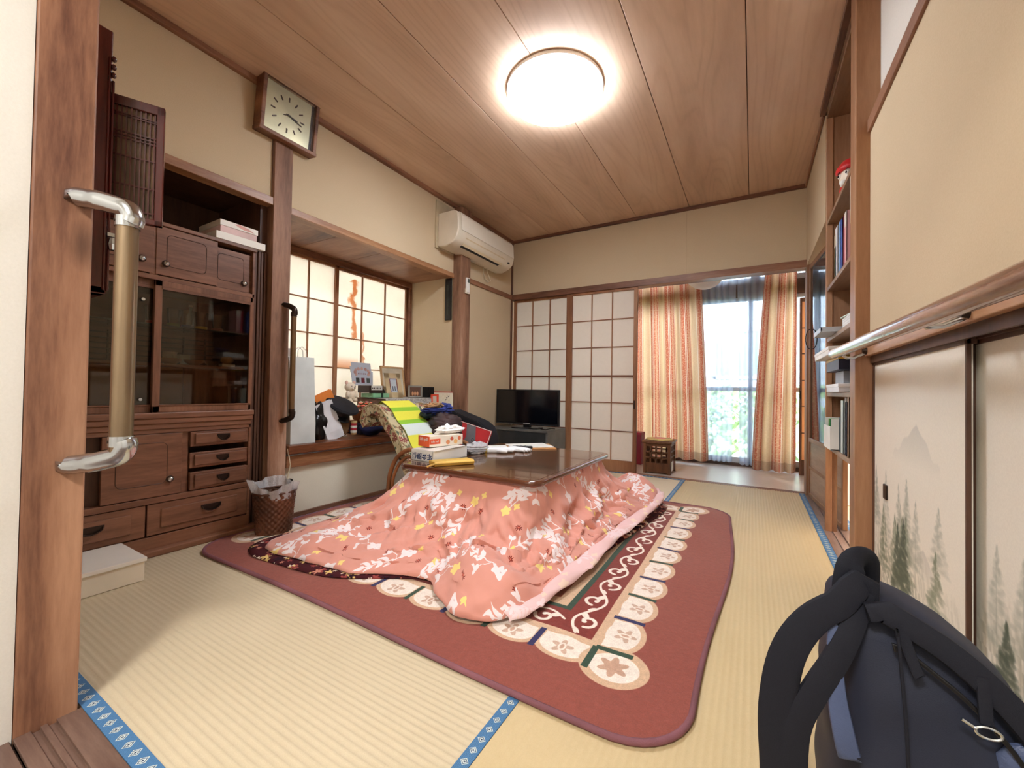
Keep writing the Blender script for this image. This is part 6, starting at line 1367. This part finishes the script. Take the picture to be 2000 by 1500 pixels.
sw = thing('wall_box', 'two cream switch boxes mounted on the inner side of the pillar', 'switch box', (.37, 2.165, 1.5)); obj('box', B(.347, .38, 2.151, 2.185, 1.50, 1.70), m_ivory, sw, bev=.003); obj('lower_box', B(.352, .40, 2.151, 2.20, 1.49, 1.585), plain((226, 222, 206), .5), sw, bev=.003)
tr_ = thing('tray', 'pale grey tray sticking out under the papers on the middle shelf', 'tray', (.45, 2.75, 1.105)); obj('tray', MB().box(.30, .52, 2.62, 2.90, 1.106, 1.110).box(.30, .305, 2.62, 2.90, 1.11, 1.13).box(.30, .52, 2.62, 2.625, 1.11, 1.13).box(.30, .52, 2.895, 2.9, 1.11, 1.13), plain((186, 188, 190), .4), tr_)
for i, (lab, z, c, w_, s_) in enumerate([('white papers stacked on the middle shelf', 1.106, (236, 236, 232), .22, .045), ('pale green leaflet on the stacked papers', 1.152, (206, 226, 210), .20, .005)]):
    o = thing('paper_stack', lab, 'papers', (.45, 2.4, z)); obj('sheet', obox(MB(), (.46, 2.42, z + s_ / 2 + .0005), (.17, w_, s_), R(6 * i)), plain(c, .7), o)
    if not i:
        for k in range(3): obj('page_edge', obox(MB(), (.46, 2.42, z + .012 * (k + 1)), (.1705, .2205, .0008), 0), plain((170, 170, 166), .7), o)
single('pouch', blob((.44, 2.32, 1.182), (.06, .075, .024), 1.2, .06, 24, 16), plain((44, 30, 84), .6), 'dark purple pouch on top of the papers, middle shelf', 'pouch', smooth=True, fixn=False)
# lower compartments
def bxs(name, label, cat, b_, c, lid=None):
    t_ = thing(name, label, cat, ((b_[0] + b_[1]) / 2, (b_[2] + b_[3]) / 2, b_[4])); obj('body', B(*b_), plain(c, .5, var=.03), t_, bev=.002)
    if lid: obj('lid', B(b_[0] - .002, b_[1] + .002, b_[2] - .002, b_[3] + .002, b_[5] - .014, b_[5] + .001), plain(lid, .5, var=.02), t_, bev=.0015)
    return t_
bxs('box', 'flat white and black box at the bottom of the pile behind the handrail', 'box', (.345, .50, 2.42, 2.78, .796, .835), (226, 228, 232), (240, 240, 240))
bxs('box', 'small grey box on the flat white and black box', 'box', (.375, .50, 2.50, 2.72, .837, .90), (150, 152, 156))
bxs('box', 'navy box with a yellow lid above the grey box', 'box', (.345, .52, 2.42, 2.78, .902, .965), (28, 34, 62), (214, 178, 70))
bxs('tray', 'white shallow lid lying on the navy box and jutting past the post', 'tray', (.30, .53, 2.36, 2.84, .968, 1.005), (232, 228, 220), (240, 236, 228))
bxs('box', 'brown floral box, lower of the two beside the pillar', 'box', (.38, .52, 2.215, 2.36, .796, .86), (186, 132, 104), (150, 96, 74)); bxs('box', 'cream box with a dark rose print, upper of the two beside the pillar', 'box', (.38, .52, 2.215, 2.35, .862, .93), (214, 184, 156), (196, 160, 130))
ff = thing('file_box', 'white open file box with green folders on the lowest shelf', 'file box', (.42, 2.70, .50)); obj('body', MB().box(.340, .345, 2.62, 2.83, .502, .62).box(.345, .56, 2.62, 2.624, .502, .66).box(.345, .56, 2.826, 2.83, .502, .66).box(.345, .56, 2.62, 2.83, .502, .506), m_white, ff)
for k in range(4): obj('folder', xf(B(0, .19, 0, .004, 0, .15), Matrix.Translation((.352, 2.65 + .04 * k, .507)) @ Matrix.Rotation(R(6), 4, 'X')), plain([(70, 160, 60), (90, 176, 120), (60, 140, 90), (120, 190, 90)][k], .6), ff)
row([('dark teal binder next to the file box', .05, .17, .20, (26, 50, 60), 0, None), ('pale green-white binder on the lowest shelf', .06, .255, .2, (206, 220, 214), 0, None), ('white narrow binder on the lowest shelf', .02, .27, .2, (232, 232, 226), 0, None),
     ('dark navy binder on the lowest shelf beside the pillar', .045, .25, .2, (26, 30, 66), 0, None), ('tan leather portfolio standing against the pillar side', .03, .285, .2, (166, 128, 92), 0, None)], 2.56, .5005)
bxs('storage_box', 'large white box on the floor of the next room, seen under the bookshelf', 'box', (.49, .86, 3.72, 3.99, .003, .30), (226, 226, 226), (240, 240, 238))

# ================================================================ backpack in the foreground
bp = thing('backpack', 'navy-black backpack standing by the painted sliding doors', 'backpack', (.21, .88, .003))
t = NT('navy_nylon'); v_ = t.coord(); n_ = t.noise(v_, 900, 2, .6); t.bump(n_, .35, .001); m_bp = t.fin(t.mix(t.noise(v_, 8, 3), (20, 24, 38), (36, 42, 62)), .62, 0, .4)
t = NT('black_mesh_padding'); v_ = t.coord(); n_ = t.noise(v_, 1200, 2, .6); t.bump(n_, .5, .001); m_bp2 = t.fin(t.mix(n_, (12, 13, 20), (30, 32, 44)), .75, 0, .3)
m_bp3 = plain((72, 84, 116), .45, var=.08, bump=.2, bscale=400)
SEC = [(0.003, .118, .350, .80, 1.02), (.02, .108, .362, .785, 1.03), (.10, .102, .366, .775, 1.03), (.20, .104, .362, .775, 1.03), (.28, .106, .350, .78, 1.02), (.34, .108, .333, .79, 1.01), (.39, .110, .305, .80, 1.0), (.425, .112, .268, .81, .98), (.45, .113, .230, .825, .96), (.468, .127, .190, .845, .93), (.474, .14, .165, .86, .90)]
def bsec(z):
    zs = [s[0] for s in SEC]; return [float(np.interp(z, zs, [s[k] for s in SEC])) for k in range(1, 5)]
def bpf(u, v):
    vv = v; z = .003 + .471 * (1 - (1 - vv) ** 1.0); x0, x1, y0, y1 = bsec(z); a = u * 2 * math.pi; e = .62
    cx_, cy = (x0 + x1) / 2, (y0 + y1) / 2; ca, sa = math.cos(a), math.sin(a)
    kx, ky = abs(ca) ** e * (1 if ca > 0 else -1), abs(sa) ** e * (1 if sa > 0 else -1)
    w = 1 + .012 * math.sin(z * 38 + a * 3) + .008 * math.sin(z * 70 - a * 5)
    return (cx_ + (x1 - x0) / 2 * kx * w, cy + (y1 - y0) / 2 * ky * w, z)
body = MB().grid(bpf, 72, 48, closed=True); body.f.append(tuple(range(71, -1, -1))); body.f.append(tuple(48 * 72 + k for k in range(72)))
obj('body', body, m_bp, bp, smooth=True, fixn=False)
def band(pts, w_, th, nrm=(0, -1, 0), n=10, seg=5):
    pts = [Vector(p) for p in catmull(pts, seg, False)][:seg * (len(pts) - 1) + 1]; mb = MB(); vs = []
    for i, p in enumerate(pts):
        T = (pts[min(i + 1, len(pts) - 1)] - pts[max(0, i - 1)]).normalized(); N_ = Vector(nrm); N_ = (N_ - T * N_.dot(T)).normalized(); Wd = T.cross(N_)
        ww = w_ if not isinstance(w_, (list, tuple)) else w_[0] + (w_[1] - w_[0]) * i / (len(pts) - 1)
        for k in range(n):
            a = 2 * math.pi * k / n; c_, s_ = math.cos(a), math.sin(a); vs.append(p + Wd * (ww / 2 * abs(c_) ** .5 * (1 if c_ > 0 else -1)) + N_ * (th / 2 * abs(s_) ** .7 * (1 if s_ > 0 else -1)))
    m = len(pts); return mb.add(vs, [(i * n + k, i * n + (k + 1) % n, (i + 1) * n + (k + 1) % n, (i + 1) * n + k) for i in range(m - 1) for k in range(n)] + [tuple(range(n - 1, -1, -1)), tuple((m - 1) * n + k for k in range(n))])
obj('shoulder_strap', band([(.150, .83, .462), (.112, .80, .458), (.074, .785, .425), (.047, .775, .370), (.036, .77, .290), (.040, .77, .20), (.046, .775, .11), (.060, .79, .03)], [.038, .062], .014, (.1, -1, .15)), m_bp2, bp, smooth=True)
obj('shoulder_strap', band([(.148, .835, .455), (.130, .80, .430), (.110, .785, .385), (.082, .775, .330), (.060, .77, .27), (.056, .77, .18), (.058, .775, .10), (.068, .79, .03)], [.032, .042], .014, (.1, -1, .15)), m_bp2, bp, smooth=True)
obj('grab_handle', band([(.132, .835, .425), (.130, .832, .475), (.136, .835, .512), (.150, .85, .520), (.160, .872, .505), (.160, .89, .46)], .040, .010, (.2, -1, .1)), m_bp2, bp, smooth=True)
obj('padding', band([(.165, .80, .455), (.215, .795, .442), (.265, .79, .405), (.312, .785, .350), (.345, .782, .28)], .034, .02, (0, -1, .3)), m_bp2, bp, smooth=True)
obj('webbing', band([(.185, .79, .452), (.190, .785, .425), (.200, .778, .395)], .014, .006), m_bp2, bp, smooth=True); obj('webbing', band([(.262, .783, .415), (.262, .778, .385), (.262, .773, .36)], .014, .006), m_bp2, bp, smooth=True)
obj('side_panel', band([(.112, .795, .425), (.108, .783, .38), (.112, .776, .32), (.125, .772, .26)], [.016, .030], .008, (0, -1, 0)), m_bp3, bp, smooth=True, label='lighter blue panel')
obj('reflective_patch', blob((.305, .788, .305), (.030, .012, .036), 0, .05, 24, 16), m_bp3, bp, smooth=True, fixn=False)
zp = [(.18, .793, .415), (.225, .785, .395), (.265, .779, .36), (.30, .775, .31), (.325, .774, .24)]
obj('zipper', band(zp, .006, .004), m_black, bp, smooth=True)
obj('zipper_pull', MB().tube([(.262 + .012 * math.cos(a), .768, .352 + .007 * math.sin(a)) for a in np.linspace(0, 2 * math.pi, 16)], .0018, 6, False).tube([(.25, .769, .354), (.238, .769, .360)], .002, 6), m_chrome, bp, smooth=True)
obj('piping', band([(.178, .782, .44), (.182, .774, .38), (.186, .770, .30), (.190, .769, .15)], .004, .004), m_bp2, bp, smooth=True)

# ================================================================ outside, seen through the sheers
struct('ground', B(-7, 7, 5.3, 16, -.35, -.25), plain((150, 150, 140), .9))
struct('wall_daylight_block', B(-4.6, -4.4, -3, 7, -.35, 2.0), m_white_pl)  # unseen wall, added to cut the daylight reaching the bay window paper
struct('ground_side', B(-7, -3.25, -3, 5.3, -.35, -.25), plain((150, 150, 140), .9))
hs = thing('house', 'pale neighbouring house behind the garden', 'house', (0, 10, -.25))
obj('wall', B(-4, 4, 10, 12, -.25, 5), plain((150, 160, 172), .8), hs)
for k in range(14): obj('siding_board', B(-4, 4, 9.985, 10.0, .9 + .24 * k, 1.125 + .24 * k), plain((168, 178, 190), .8), hs)
for x0, z0 in ((-.75, 1.1), (.9, 1.1)):
    o = obj('window', MB().box(x0, x0 + .9, 9.93, 9.985, z0, z0 + .06).box(x0, x0 + .9, 9.93, 9.985, z0 + 1.0, z0 + 1.06).box(x0, x0 + .06, 9.93, 9.985, z0, z0 + 1).box(x0 + .84, x0 + .9, 9.93, 9.985, z0, z0 + 1), m_alu, hs); obj('pane', B(x0 + .06, x0 + .84, 9.95, 9.96, z0 + .06, z0 + 1), plain((110, 124, 140), .1), o)
hg = MB(); 
for k in range(2600):
    x = -3 + 6 * rng.rand(); y = 7.4 + .5 * rng.rand(); z = -.25 + 1.15 * rng.rand() ** .8; a, b_ = rng.rand() * 6.28, rng.rand() * 1.5; s_ = .05 + .05 * rng.rand()
    d1 = Vector((math.cos(a), math.sin(a) * .5, math.sin(b_))) * s_; d2 = Vector((-math.sin(a), .4, math.cos(b_))) * s_ * .5
    p = Vector((x, y, z)); hg.add([p - d1, p - d2, p + d1, p + d2], [(0, 1, 2, 3)])
h_ = obj('hedge', hg, plain((120, 150, 96), .7, var=.3), None, fixn=False, kind='stuff'); h_['label'] = 'light green garden hedge beyond the veranda window'; h_['category'] = 'hedge'

for o in bpy.data.objects:
    if '_o' in o: del o['_o']
